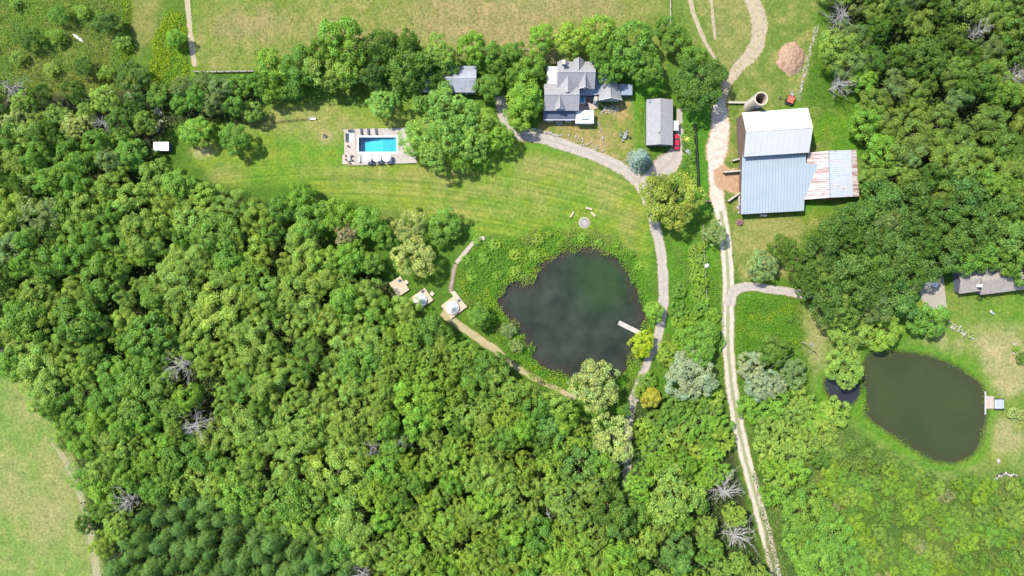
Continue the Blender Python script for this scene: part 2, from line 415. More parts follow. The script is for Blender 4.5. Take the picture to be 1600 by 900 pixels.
    paint([(1160, 620), (1300, 640), (1400, 715), (1620, 750), (1900, 740), (1900, 1300), (1240, 1300), (1180, 700)], A(.085, .135, .025), 2, 2, mot=A(.14, .17, .05), mamt=.5)
    paint([(-300, -300), (300, -300), (298, 120), (200, 160), (-300, 200)], A(.075, .12, .014), 2, 2, mot=A(.14, .15, .03), mamt=.45)
    paint([(215, 0), (245, 0), (240, 60), (215, 80), (205, 40)], A(.19, .16, .06), 3, 2, .8)
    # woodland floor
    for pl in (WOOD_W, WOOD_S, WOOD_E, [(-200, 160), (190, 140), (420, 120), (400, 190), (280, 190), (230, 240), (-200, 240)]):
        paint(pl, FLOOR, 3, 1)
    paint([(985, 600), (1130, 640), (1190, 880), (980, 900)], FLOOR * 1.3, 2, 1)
    # pond verges and basins
    for (pl, m_, l_), depth in zip(PONDS, (1.4, 1.4, .9)):
        d = sdf(x, y, pl) + (n3 - .5) * .8
        z = np.where(d < 2.2, np.minimum(z, -.35 + np.where(d > 0, d * .16, np.maximum(d * .4, -depth))), z)
        wt = np.clip(1.4 - d / 1.2, 0, 1)[:, None]; c = c * (1 - wt) + A(.05, .05, .022) * wt
        wt = np.clip(1 - np.abs(d - 2.2) / 2.2, 0, 1)[:, None] * .8; c = c * (1 - wt) + LUSH * wt
    a = P(POOL[0], POOL[1]); b = P(POOL[2], POOL[3])
    z = np.where((x > a.x - .9) & (x < b.x + .9) & (y < a.y + .9) & (y > b.y - .9), -3.2, z)
    c = c * np.array([.515, .625, .44])
    verts = np.stack([x, y, z], 1)
    idx = np.arange(nx * ny).reshape(ny, nx)
    q = np.stack([idx[:-1, :-1], idx[:-1, 1:], idx[1:, 1:], idx[1:, :-1]], -1).reshape(-1, 4)
    # coarse skirt to the horizon: stitched to the four corner-to-corner border loops
    big = 2500.0; base = nx * ny
    ring = np.array([[-big, -big, 0], [big, -big, 0], [big, big, 0], [-big, big, 0]])
    verts = np.vstack([verts, ring]); cr = np.repeat((GREEN * .6)[None], 4, 0); c = np.vstack([c, cr]); lawn = np.append(lawn, np.zeros(4))
    faces = q.tolist()
    bot = idx[0, :].tolist(); rgt = idx[:, -1].tolist(); top = idx[-1, ::-1].tolist(); lft = idx[::-1, 0].tolist()
    for side, (i, j) in ((bot, (0, 1)), (rgt, (1, 2)), (top, (2, 3)), (lft, (3, 0))):
        faces.append(tuple([base + i, base + j] + side[::-1]))
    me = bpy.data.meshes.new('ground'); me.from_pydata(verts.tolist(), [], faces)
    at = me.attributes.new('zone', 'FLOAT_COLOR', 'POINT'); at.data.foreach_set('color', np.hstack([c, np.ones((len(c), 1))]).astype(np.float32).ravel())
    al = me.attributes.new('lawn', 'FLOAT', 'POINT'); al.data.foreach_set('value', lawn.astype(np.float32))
    vx, vy = verts[:, 0], verts[:, 1]; am = me.attributes.new('mow', 'FLOAT', 'POINT'); am.data.foreach_set('value', (vy + .197 * vx + .00183 * vx * vx).astype(np.float32))
    me.shade_smooth()
    m, t, bs = newmat('grass_and_soil')
    za = N(t, 'ShaderNodeAttribute', attribute_name='zone'); la = N(t, 'ShaderNodeAttribute', attribute_name='lawn')
    f1 = noise_node(t, 1.1, 6, .7); f2 = noise_node(t, .28, 5, .65)
    v1 = ramp(t, f1.outputs['Fac'], [(.3, (.52, .60, .5)), (.7, (1.46, 1.36, 1.46))])
    v2 = ramp(t, f2.outputs['Fac'], [(.3, (.72, .84, .7)), (.7, (1.34, 1.16, 1.3))])
    col = mixc(t, 1, mixc(t, 1, za.outputs['Color'], v1, 'MULTIPLY'), v2, 'MULTIPLY')
    # mowing stripes
    tc = N(t, 'ShaderNodeTexCoord'); sx_ = N(t, 'ShaderNodeSeparateXYZ'); t.links.new(tc.outputs['Object'], sx_.inputs[0]); mw = N(t, 'ShaderNodeAttribute', attribute_name='mow')
    fx_ = N(t, 'ShaderNodeMath', operation='MULTIPLY'); fx_.inputs[1].default_value = .012; t.links.new(sx_.outputs[0], fx_.inputs[0]); fy_ = N(t, 'ShaderNodeMath', operation='MULTIPLY'); fy_.inputs[1].default_value = 1.25; t.links.new(mw.outputs['Fac'], fy_.inputs[0])
    mp = N(t, 'ShaderNodeCombineXYZ'); t.links.new(fx_.outputs[0], mp.inputs[0]); t.links.new(fy_.outputs[0], mp.inputs[1])
    sn = N(t, 'ShaderNodeTexNoise'); sn.inputs['Scale'].default_value = 1; sn.inputs['Detail'].default_value = 2; sn.inputs['Roughness'].default_value = .6; t.links.new(mp.outputs[0], sn.inputs['Vector'])
    stv = ramp(t, sn.outputs['Fac'], [(.38, (.74, .84, .7)), (.62, (1.30, 1.16, 1.15))])
    ml = N(t, 'ShaderNodeMath', operation='MULTIPLY'); ml.inputs[1].default_value = .85; t.links.new(la.outputs['Fac'], ml.inputs[0])
    col = mixc(t, ml.outputs[0], col, mixc(t, 1, col, stv, 'MULTIPLY'))
    t.links.new(col, bs.inputs['Base Color']); bs.inputs['Roughness'].default_value = .9; bs.inputs['Specular IOR Level'].default_value = .15
    bp = N(t, 'ShaderNodeBump'); bp.inputs['Strength'].default_value = .55; bp.inputs['Distance'].default_value = .35
    nb = noise_node(t, .9, 5, .65); t.links.new(nb.outputs['Fac'], bp.inputs['Height']); t.links.new(bp.outputs[0], bs.inputs['Normal'])
    me.materials.append(m)
    tag(link('ground', me), 'grass, meadow and woodland floor of the whole property', None, None, 'structure')

WOOD_W = [(-250, 225), (0, 215), (60, 208), (130, 215), (190, 208), (235, 245), (290, 280), (345, 300), (400, 312), (440, 335), (520, 385), (590, 420), (622, 458), (640, 495), (690, 520), (735, 555), (790, 590), (845, 622), (895, 640), (935, 690),
          (975, 745), (985, 900), (985, 1100), (185, 1100), (172, 900), (145, 825), (122, 720), (80, 640), (30, 585), (0, 565), (-250, 560)]
WOOD_S = [(985, 735), (1040, 690), (1120, 740), (1160, 800), (1195, 890), (1230, 1000), (1230, 1100), (985, 1100)]
WOOD_E = [(1285, -150), (1850, -150), (1850, 425), (1600, 425), (1530, 415), (1480, 420), (1440, 445), (1415, 478), (1360, 488), (1300, 490), (1258, 465), (1246, 425), (1262, 385), (1330, 330), (1365, 295), (1350, 220), (1345, 150), (1320, 110), (1300, 60)]
ground()
for k, (pl, m_, lb) in enumerate(PONDS):
    pl2 = np.array(pl); gx = np.arange(pl2[:, 0].min() - 2, pl2[:, 0].max() + 2.5, .7); gy = np.arange(pl2[:, 1].min() - 2, pl2[:, 1].max() + 2.5, .7); GX, GY = np.meshgrid(gx, gy)
    sd2 = sdf(GX.ravel(), GY.ravel(), pl); idx = np.arange(GX.size).reshape(GX.shape); q = np.stack([idx[:-1, :-1], idx[:-1, 1:], idx[1:, 1:], idx[1:, :-1]], -1).reshape(-1, 4); q = q[sd2[q].min(1) < 1.0]
    us, inv = np.unique(q, return_inverse=True); me = mesh_np('pond_water', np.stack([GX.ravel()[us], GY.ravel()[us], np.full(len(us), -.35)], 1), inv.reshape(-1, 4), m_)
    a_ = me.attributes.new('shore', 'FLOAT', 'POINT'); a_.data.foreach_set('value', (-sd2[us]).astype(np.float32)); me.materials.clear()
    me.materials.append(m_); tag(link('pond_water', me), ['large dark grey green pond with a small dock', 'olive green pond in the mown lawn to the east', 'small dark pond beside the olive green pond'][k], None, None, 'structure')

# ------------------------------------------------------------------ roads and tracks
def road_mat(name, c1, c2, centre=None, cw=.16, edge=None):
    m, t, b = newmat(name)
    n = noise_node(t, .7, 6, .7); n2 = noise_node(t, 4, 3); c1 = tuple(q * .70 for q in c1); c2 = tuple(q * .70 for q in c2); centre = centre and tuple(q * .8 for q in centre); edge = edge and tuple(q * .8 for q in edge)
    c = ramp(t, n.outputs['Fac'], [(.32, c2), (.68, c1)])
    c = mixc(t, 1, c, ramp(t, n2.outputs['Fac'], [(.3, (.8, .8, .8)), (.7, (1.15, 1.15, 1.15))]), 'MULTIPLY')
    u = N(t, 'ShaderNodeAttribute', attribute_name='across')
    wob = N(t, 'ShaderNodeMath', operation='MULTIPLY_ADD'); wob.inputs[1].default_value = .5; t.links.new(noise_node(t, .5, 5, .7).outputs['Fac'], wob.inputs[0])
    t.links.new(u.outputs['Fac'], wob.inputs[2])          # |u| + .5*noise
    if centre:
        t_ = ramp(t, wob.outputs[0], [(.25 + cw, (1, 1, 1)), (.25 + cw * 2.4, (0, 0, 0))]); c = mixc(t, t_, c, centre)
    if edge:
        t_ = ramp(t, wob.outputs[0], [(.88, (0, 0, 0)), (1.12, (1, 1, 1))]); c = mixc(t, t_, c, edge)
    t.links.new(c, b.inputs['Base Color']); b.inputs['Roughness'].default_value = .95
    wb = N(t, 'ShaderNodeMath', operation='MULTIPLY_ADD'); wb.inputs[1].default_value = .9; t.links.new(noise_node(t, 1.3, 5, .75).outputs['Fac'], wb.inputs[0]); t.links.new(u.outputs['Fac'], wb.inputs[2])
    t.links.new(ramp(t, wb.outputs[0], [(1.16 / 1.6, (1, 1, 1)), (1.34 / 1.6, (0, 0, 0))]), b.inputs['Alpha'])
    dv = N(t, 'ShaderNodeMath', operation='DIVIDE'); dv.inputs[1].default_value = 1.6; t.links.new(wb.outputs[0], dv.inputs[0]); t.links.new(dv.outputs[0], t.nodes[-1].inputs[0]) if False else None
    for l in list(t.links):
        if l.from_node == wb and l.to_node.type == 'VALTORGB': t.links.new(dv.outputs[0], l.to_socket)
    return m
def road(name, label, pts, m, z=.02, wob=.35, seed=1):
    """pts: pixel x, y and half width in metres"""
    q = smooth_open(pts, 3); V = []; dens = []
    pw = [(P(a, b), h) for a, b, h in q]; out = []
    for (a, ha), (b, hb) in zip(pw, pw[1:]):
        n = max(1, int((b - a).length / .8))
        for k in range(n): out.append((a.lerp(b, k / n), ha + (hb - ha) * k / n))
    out.append(pw[-1])
    us = (-1, -.8, -.5, -.2, 0, .2, .5, .8, 1); vs = []; fs = []; ac = []
    rs = np.random.RandomState(seed)
    ctr = np.array([[p.x, p.y] for p, _ in out]); hw = np.array([h for _, h in out])
    d = np.gradient(ctr, axis=0); d /= np.linalg.norm(d, axis=1, keepdims=True) + 1e-9; nr = np.stack([-d[:, 1], d[:, 0]], 1)
    el = (fbm(ctr[:, 0] + 50 * seed, ctr[:, 1], 3, 41 + seed, 3) - .5) * wob * 3; er = (fbm(ctr[:, 0], ctr[:, 1] + 77, 3, 51 + seed, 3) - .5) * wob * 3
    for i in range(len(out)):
        for u in us:
            h = hw[i] * 1.03 + .1 + (el[i] if u < 0 else er[i])
            vs.append((*(ctr[i] + nr[i] * u * h), z)); ac.append(abs(u))
    k = len(us)
    for i in range(len(out) - 1):
        for j in range(k - 1):
            fs.append((i * k + j, i * k + j + 1, (i + 1) * k + j + 1, (i + 1) * k + j))
    me = bpy.data.meshes.new(name); me.from_pydata(vs, [], fs); me.materials.append(m)
    a = me.attributes.new('across', 'FLOAT', 'POINT'); a.data.foreach_set('value', np.array(ac, np.float32))
    return tag(link(name, me), label, None, None, 'structure')
LANE = road_mat('pale_gravel_lane', (.455, .395, .325), (.31, .265, .21), centre=(.165, .17, .085), cw=.13, edge=(.2, .19, .08))
CHALK = road_mat('white_crushed_stone', (.47, .41, .35), (.31, .255, .205), edge=(.36, .235, .15))
DRIVE = road_mat('grey_beige_gravel', (.345, .30, .26), (.235, .205, .175), centre=(.215, .19, .155), cw=.06, edge=(.27, .225, .15))
TRACK = road_mat('dry_earth_track', (.34, .275, .195), (.23, .185, .12), centre=(.25, .21, .12), cw=.07, edge=(.24, .2, .1))
PATH = road_mat('worn_grass_path', (.33, .26, .15), (.23, .2, .09), edge=(.13, .15, .03))
road('farm_lane', 'pale gravel farm lane with a grassy middle strip', [(1226, 960, 2.25), (1208, 880, 2.25), (1188, 800, 2.25), (1164, 715, 2.25), (1148, 640, 2.25), (1138, 560, 2.25), (1137, 500, 2.3), (1139, 450, 2.2), (1135, 390, 2.3), (1130, 350, 2.3), (1124, 322, 2.2)], LANE, .024, seed=1)
road('crushed_stone_yard', 'white crushed stone yard beside the barn', [(1124, 330, 2.2), (1120, 300, 2.8), (1117, 270, 2.6), (1119, 240, 3.6), (1124, 215, 4.2), (1126, 190, 3.6), (1124, 166, 2.4), (1127, 156, 1.6)], CHALK, .036, .5, seed=2)
road('field_track', 'bare earth track curving up into the paddock', [(1126, 160, 1.5), (1134, 132, 1.7), (1150, 108, 2.1), (1172, 88, 2.6), (1186, 62, 2.9), (1188, 35, 2.9), (1178, 8, 2.8), (1165, -30, 2.8)], TRACK, .028, .5, seed=3)
road('wheel_track', 'narrow dry wheel track in the paddock', [(1074, -20, .75), (1083, 20, .75), (1096, 55, .7), (1110, 80, .6), (1120, 96, .4)], TRACK, .02, .25, seed=4)
road('wheel_track', 'faint thin wheel track beside the earth track', [(1110, -20, .5), (1113, 25, .45), (1117, 62, .3)], TRACK, .02, .25, seed=14)
road('branch_drive', 'short gravel branch drive running east under the trees', [(1139, 478, 2.2), (1142, 458, 1.9), (1160, 447, 1.6), (1195, 450, 1.5), (1230, 456, 1.5), (1275, 462, 1.5), (1340, 460, 1.5), (1440, 448, 1.6)], DRIVE, .03, seed=5)
road('gravel_drive', 'grey beige gravel drive sweeping from the house to the pond', [(782, 150, 1.8), (788, 190, 2.2), (812, 211, 2.3), (850, 216, 2.0), (890, 229, 1.9), (930, 243, 1.9), (965, 260, 2.0), (992, 276, 2.3), (1006, 296, 2.3), (1016, 325, 1.9), (1024, 355, 1.8), (1033, 395, 1.8), (1037, 440, 1.75), (1036, 490, 1.7),
      (1028, 530, 1.7), (1014, 560, 1.6), (1002, 590, 1.5), (990, 622, 1.6), (983, 650, 1.6), (981, 690, 1.4), (979, 735, 1.5), (975, 780, 1.3)], DRIVE, .02, seed=6)
road('gravel_parking', 'gravel parking apron beside the grey garage', [(1062, 170, 1.0), (1062, 205, 1.3), (1058, 240, 2.4), (1046, 255, 4.2), (1030, 268, 4.0), (1012, 285, 3.0), (1008, 300, 2.2)], DRIVE, .032, .4, seed=7)
road('mown_path', 'worn path curving along the pond edge', [(690, 488, 1.4), (722, 512, 1.7), (760, 536, 1.4), (795, 564, 1.2), (830, 588, 1.1), (865, 606, 1.1), (900, 622, 1.0)], PATH, .02, .5, seed=8)
road('dirt_track', 'narrow bare track down the pasture edge', [(292, -30, .9), (294, 20, .9), (298, 60, .95), (304, 104, .8)], TRACK, .02, .3, seed=9)
b = MB(); b.prism(W([(1438, 440), (1474, 432), (1479.5, 482), (1447, 484), (1438, 462)]), -.1, .045); tag(b.build('parking_pad', DRIVE), 'beige gravel pad beside the brown roofed house', None, None, 'structure')
FAINT = road_mat('faint_worn_grass', (.25, .215, .12), (.17, .175, .075), edge=(.13, .16, .05))
road('hay_field_track', 'worn tan track along the hay field edge', [(82, 690, 1.0), (108, 728, 1.2), (127, 780, 1.3), (141, 830, 1.5), (153, 900, 1.7), (155, 960, 1.7)], FAINT, .016, .5, seed=12)
EARTH = road_mat('bare_brown_earth', (.36, .215, .12), (.22, .135, .07), edge=(.3, .2, .1))
road('earth_ramp', 'bare brown earth ramp up to the barn wall', [(1121, 262, 2.2), (1130, 276, 4.4), (1142, 282, 4.6), (1157, 284, 4.2)], EARTH, .05, .6, seed=15)

# ------------------------------------------------------------------ foliage meshes
def leaf_cards(pos, nor, size, rs, aspect=.62):
    """diamond leaf faces: positions, normals (n,3), size (n,) -> verts, quads"""
    n = len(pos); nor = nor / (np.linalg.norm(nor, axis=1, keepdims=True) + 1e-9)
    r = rs.randn(n, 3); a = np.cross(nor, r); a /= np.linalg.norm(a, axis=1, keepdims=True) + 1e-9; b_ = np.cross(nor, a)
    s = size[:, None]; bend = nor * s * .16
    v = np.stack([pos + a * s * .5 - bend, pos + b_ * s * .5 * aspect, pos - a * s * .5 - bend, pos - b_ * s * .5 * aspect], 1).reshape(-1, 3)
    return v, np.arange(4 * n).reshape(n, 4)
def unit(rs, n, zlo=-1):
    z = rs.uniform(zlo, 1, n); t = rs.uniform(0, 2 * np.pi, n); r = np.sqrt(1 - z * z)
    return np.stack([r * np.cos(t), r * np.sin(t), z], 1)
def crown_lobed(seed, nsub=4, nl=70, lr=(.75, 1.3), nleaf=6500, leaf=.42, hz=.62, vz=.30, out=.5, sub=.6, jit=.55, up=.25, Rr=4.5, H=12.0, stretch=1.0, lobetone=.16):
    rs = np.random.RandomState(seed)
    ang = rs.uniform(0, 6.28) + np.arange(nsub) * 6.283 / max(nsub, 1) + rs.uniform(-.4, .4, nsub)
    rad = Rr * out * rs.uniform(.75, 1.15, nsub)
    C = [np.array([0, 0, H * (hz + .07)])] + [np.array([r * math.cos(t), r * math.sin(t), H * (hz + rs.uniform(-.10, .05))]) for t, r in zip(ang, rad)]
    SR = [Rr * sub * rs.uniform(.9, 1.1)] + [Rr * sub * rs.uniform(.72, 1.0) for _ in ang]
    L = []; LR = []; LN = []
    while len(L) < nl:
        j = rs.randint(len(C)); u = unit(rs, 1, -.45)[0]
        e = np.array([SR[j], SR[j], H * vz * SR[j] / (Rr * sub)])
        p = C[j] + u * e * rs.uniform(.72, 1.0)
        if p[2] > H * .98: p[2] = H * .98
        bad = False
        for k in range(len(C)):
            if k != j:
                ek = np.array([SR[k], SR[k], H * vz * SR[k] / (Rr * sub)])
                if np.sum(((p - C[k]) / ek) ** 2) < .45: bad = True
        if bad and rs.rand() < .85: continue
        L.append(p); LR.append(rs.uniform(*lr)); LN.append(u)
    L = np.array(L); LR = np.array(LR); LN = np.array(LN)
    k = rs.choice(nl, nleaf, p=LR ** 2 / np.sum(LR ** 2))
    u = unit(rs, nleaf) + LN[k] * .55 + np.array([0, 0, up]); u /= np.linalg.norm(u, axis=1, keepdims=True)
    rr = LR[k] * (1 - .5 * rs.rand(nleaf) ** 2.2)
    pos = L[k] + u * rr[:, None] * np.array([1, 1, .85 * stretch]) + rs.randn(nleaf, 3) * .07
    nor = u + rs.randn(nleaf, 3) * jit + np.array([0, 0, .15])
    sz = leaf * rs.uniform(.6, 1.35, nleaf)
    v, q = leaf_cards(pos, nor, sz, rs)
    lt = 1 + rs.uniform(-lobetone, lobetone, nl); hue = rs.uniform(-.12, .12, nl)
    t = lt[k] * rs.uniform(.72, 1.28, nleaf); h = hue[k] + rs.uniform(-.08, .08, nleaf)
    tone = np.stack([t * (1 + h), t, t * (1 - h)], 1)
    return mesh_np('crown', v, q, LEAF, tone=tone)
def crown_tiered(seed, nlev=11, leaf=.36, nleaf=6500, Rr=4.5, H=12.0, droop=.25, top=.08, low=.14, spread=.35, power=.9, tipw=.75):
    """conifer: whorls of boughs, each bough a spray of needles clumps"""
    rs = np.random.RandomState(seed); B = []
    for i in range(nlev):
        f = i / (nlev - 1); z = H * (low + (1 - low - .02) * f); rl = Rr * ((1 - f) ** power + top)
        nb = max(4, int(5 + 11 * (1 - f)))
        for k in range(nb):
            B.append((6.283 * k / nb + rs.uniform(-.25, .25) + i * .7, z + rs.uniform(-.3, .3), rl * rs.uniform(.72, 1.08)))
    B = np.array(B); pr = B[:, 2] ** 1.4; k = rs.choice(len(B), nleaf, p=pr / pr.sum())
    t = rs.rand(nleaf) ** .6; a = B[k, 0]; r = B[k, 2] * t
    wd = (spread + tipw * t * (1.1 - t * .7)) * np.minimum(1, B[k, 2] / 2.2)
    s = rs.uniform(-1, 1, nleaf) * wd; hgt = np.sqrt(np.maximum(0, 1 - (s / np.maximum(wd, 1e-3)) ** 2)) * wd * .5
    pos = np.stack([r * np.cos(a) - s * np.sin(a), r * np.sin(a) + s * np.cos(a), B[k, 1] - droop * r + hgt * rs.uniform(.2, 1, nleaf)], 1)
    nor = np.stack([-np.sin(a) * s * 1.3 + np.cos(a) * t * .55, np.cos(a) * s * 1.3 + np.sin(a) * t * .55, np.full(nleaf, .8)], 1) + rs.randn(nleaf, 3) * .4
    v, q = leaf_cards(pos, nor, leaf * rs.uniform(.6, 1.3, nleaf), rs)
    tt = (1 + rs.uniform(-.14, .14, len(B)))[k] * rs.uniform(.75, 1.25, nleaf)
    return mesh_np('crown', v, q, LEAF, tone=np.stack([tt, tt, tt], 1))
def trunk_mesh(seed, H=12.0, m=BARK):
    rs = random.Random(seed); b = MB()
    top = (rs.uniform(-.4, .4), rs.uniform(-.4, .4), H * .72)
    b.tube([(0, 0, -.2), (0, 0, .25), (top[0] * .4, top[1] * .4, H * .35), top], [.46, .32, .24, .07], 7)
    for k in range(6):
        t = 6.28 * k / 6 + rs.uniform(-.3, .3); z = H * rs.uniform(.25, .5); L = rs.uniform(2.0, 3.0)
        b.tube([(top[0] * .3, top[1] * .3, z), (math.cos(t) * L * .5, math.sin(t) * L * .5, z + 1.2), (math.cos(t) * L, math.sin(t) * L, z + 2.6)], [.13, .09, .03], 5)
    me = bpy.data.meshes.new('trunk'); me.from_pydata(b.v, [], b.f); me.materials.append(m); me.shade_smooth(); return me
def stems_mesh(seed):
    rs = random.Random(seed); b = MB()
    for k in range(6):
        t = 6.28 * k / 6; L = rs.uniform(1.4, 2.6)
        b.tube([(.1 * math.cos(t), .1 * math.sin(t), -.1), (math.cos(t) * L * .5, math.sin(t) * L * .5, 3), (math.cos(t) * L, math.sin(t) * L, 6.5)], [.12, .09, .03], 5)
    me = bpy.data.meshes.new('stem'); me.from_pydata(b.v, [], b.f); me.materials.append(BARK); return me
def dead_mesh(seed, H=12.0):
    rs = random.Random(seed); tr = MB(); br = MB()
    tr.tube([(0, 0, -.2), (0, 0, H * .3), (rs.uniform(-.4, .4), rs.uniform(-.4, .4), H * .6), (rs.uniform(-1, 1), rs.uniform(-1, 1), H * .95)], [.34, .26, .15, .03], 7)
    def grow(p, d, L, r, lev):
        n = 3; pts = [p]; q = p; dd = d
        for i in range(n):
            dd = (dd + Vector((rs.uniform(-.25, .25), rs.uniform(-.25, .25), rs.uniform(-.1, .2)))).normalized(); q = q + dd * L / n; pts.append(q)
        br.tube(pts, [r, r * .75, r * .5, r * .2], 4, cap=False)
        if lev < 2:
            for k in range(6 if lev == 0 else 3):
                i = rs.randint(1, n); a = (pts[i] - pts[i - 1]).normalized()
                grow(pts[i - 1].lerp(pts[i], rs.random()), (a + Vector((rs.uniform(-.8, .8), rs.uniform(-.8, .8), rs.uniform(-.3, .4)))).normalized(), L * rs.uniform(.35, .6), r * .55, lev + 1)
    for k in range(22):
        t = 2.4 * k + rs.uniform(-.3, .3); f = .35 + .6 * k / 22
        grow(Vector((0, 0, H * f)), Vector((math.cos(t), math.sin(t), rs.uniform(.05, .6))).normalized(), (.55 + .9 * (.5 + .5 * math.cos(t - seed))) * 4.4 * (1.15 - f * .75) * rs.uniform(.85, 1.25), .07, 0)
    out = []
    for nm, b in (('trunk', tr), ('branches', br)):
        me = bpy.data.meshes.new(nm); me.from_pydata(b.v, [], b.f); me.materials.append(DEADWOOD); out.append(me)
    return out
CR = {
 'round': [crown_lobed(100 + i, 5, 85, (.7, 1.25), 7500, .40, out=.52, sub=.6, jit=.5) for i in range(6)],
 'dome':  [crown_lobed(130 + i, 6, 130, (.55, .95), 8500, .36, out=.55, sub=.58, jit=.45, vz=.26) for i in range(4)],
 'airy':  [crown_lobed(160 + i, 4, 60, (.7, 1.35), 5600, .42, out=.55, sub=.55, jit=.6, stretch=1.2) for i in range(6)],
 'tuft':  [crown_lobed(190 + i, 5, 54, (.75, 1.3), 7600, .31, out=.62, sub=.5, jit=.5, stretch=1.3, vz=.22, up=.5, lobetone=.2) for i in range(10)],
 'fine':  [crown_lobed(220 + i, 5, 170, (.4, .8), 8500, .30, out=.55, sub=.56, jit=.6, vz=.28, lobetone=.2) for i in range(5)],
 'feather': [crown_tiered(250 + i, 9, .32, 7500, droop=.16, top=.1, power=.6, spread=.35, tipw=.75, low=.35) for i in range(6)],
 'spruce': [crown_tiered(280, 14, .36, 9000, droop=.25, power=.8, low=.06)],
 'mound': [crown_lobed(330 + i, 7, 80, (.7, 1.35), 5200, .38, hz=.42, vz=.40, out=.62, sub=.5, jit=.45, lobetone=.22) for i in range(5)],
 'shrub': [crown_lobed(300 + i, 6, 90, (.6, 1.1), 4200, .46, hz=.45, vz=.42, out=.6, sub=.55) for i in range(5)],
}
TR = [trunk_mesh(i) for i in range(4)]; ST = [stems_mesh(i) for i in range(2)]; DD = [dead_mesh(i) for i in range(9)]
T = dict(bright=(.104, .190, .020), mid=(.078, .152, .019), dark=(.052, .100, .012), deep=(.040, .082, .014), olive=(.126, .192, .031), pale=(.175, .215, .062), blue=(.165, .225, .205), teal=(.072, .140, .026), grey=(.15, .182, .10), yellow=(.17, .225, .010),
         orange=(.20, .185, .02), lime=(.128, .198, .024), sage=(.115, .165, .055), pine=(.074, .138, .030), willow=(.125, .215, .042), brown=(.2, .17, .085))
T = {k: (v[0] * 1.55, v[1] * 1.52, v[2] * 1.45) for k, v in T.items()}
trng = random.Random(5); TREES = []
def tree(px, py, d, kind, tint, label, group=None, h=None, name=None, cat='tree', sq=1.0):
    """px, py: where the crown's middle shows in the photograph; d: crown width in photograph pixels"""
    low = kind in ('shrub', 'mound')
    h = h or (max(1.2, d * .2 * .62) if low else min(15, 5.5 + d * .2 * .62))
    p = P(px, py, h * .62); s = d * M_PX * (1 - h * .62 / CAM_H) / 9.4
    nm = name or {'dead': 'dead_tree', 'feather': 'plantation_tree', 'spruce': 'spruce_tree', 'shrub': 'shrub', 'mound': 'shrub', 'fine': 'fine_leaved_tree', 'tuft': 'tufted_tree'}.get(kind, 'broadleaf_tree')
    o = thing(nm, label, 'shrub' if low and cat == 'tree' else cat, (p.x, p.y, 0), group, trng.uniform(0, 6.28)); o.scale = (s * sq, s / sq, h / 12.0)
    if kind == 'dead':
        a, b_ = trng.choice(DD); link('trunk', a, o); link('branches', b_, o); o.rotation_euler = (trng.uniform(-.25, .25), trng.uniform(-.25, .25), trng.uniform(0, 6.28))
    else:
        c = link('crown', trng.choice(CR[kind]), o); c0 = T[tint] if isinstance(tint, str) else tuple(q * 1.5 for q in tint)
        v = trng.uniform(.88, 1.12); hu = trng.uniform(-.07, .07)
        c.color = (c0[0] * v * (1 + hu), c0[1] * v, c0[2] * v * (1 - hu), 1)
        if low: link('stem', trng.choice(ST), o)
        else: link('trunk', trng.choice(TR), o)
    TREES.append((px, py, d)); return o


# ------------------------------------------------------------------ buildings
def window(root, c, wd, ht, face='s', fm=WHITE):
    """a window standing on a wall: frame part with its pane as a sub-part"""
    c = Vector(c); n = {'s': Vector((0, -1, 0)), 'w': Vector((-1, 0, 0)), 'n': Vector((0, 1, 0)), 'e': Vector((1, 0, 0))}[face]
    sd_ = Vector((1, 0, 0)) if face in 'sn' else Vector((0, 1, 0)); up = Vector((0, 0, 1))
    f = MB(); t = .1
    for a, b in ((-1, 0), (1, 0)): f.bar(c + sd_ * a * wd / 2 - up * ht / 2 + n * .05, c + sd_ * a * wd / 2 + up * ht / 2 + n * .05, .1, t)
    for s in (-1, 0, 1): f.bar(c - sd_ * wd / 2 + up * s * ht / 2 + n * .055, c + sd_ * wd / 2 + up * s * ht / 2 + n * .055, .1, t if s else .06)
    fr = f.build('window', fm, root)
    q = MB(); q.add([c - sd_ * wd / 2 - up * ht / 2 + n * .03, c + sd_ * wd / 2 - up * ht / 2 + n * .03, c + sd_ * wd / 2 + up * ht / 2 + n * .03, c - sd_ * wd / 2 + up * ht / 2 + n * .03], [(0, 1, 2, 3)])
    q.build('pane', GLASS, fr); return fr

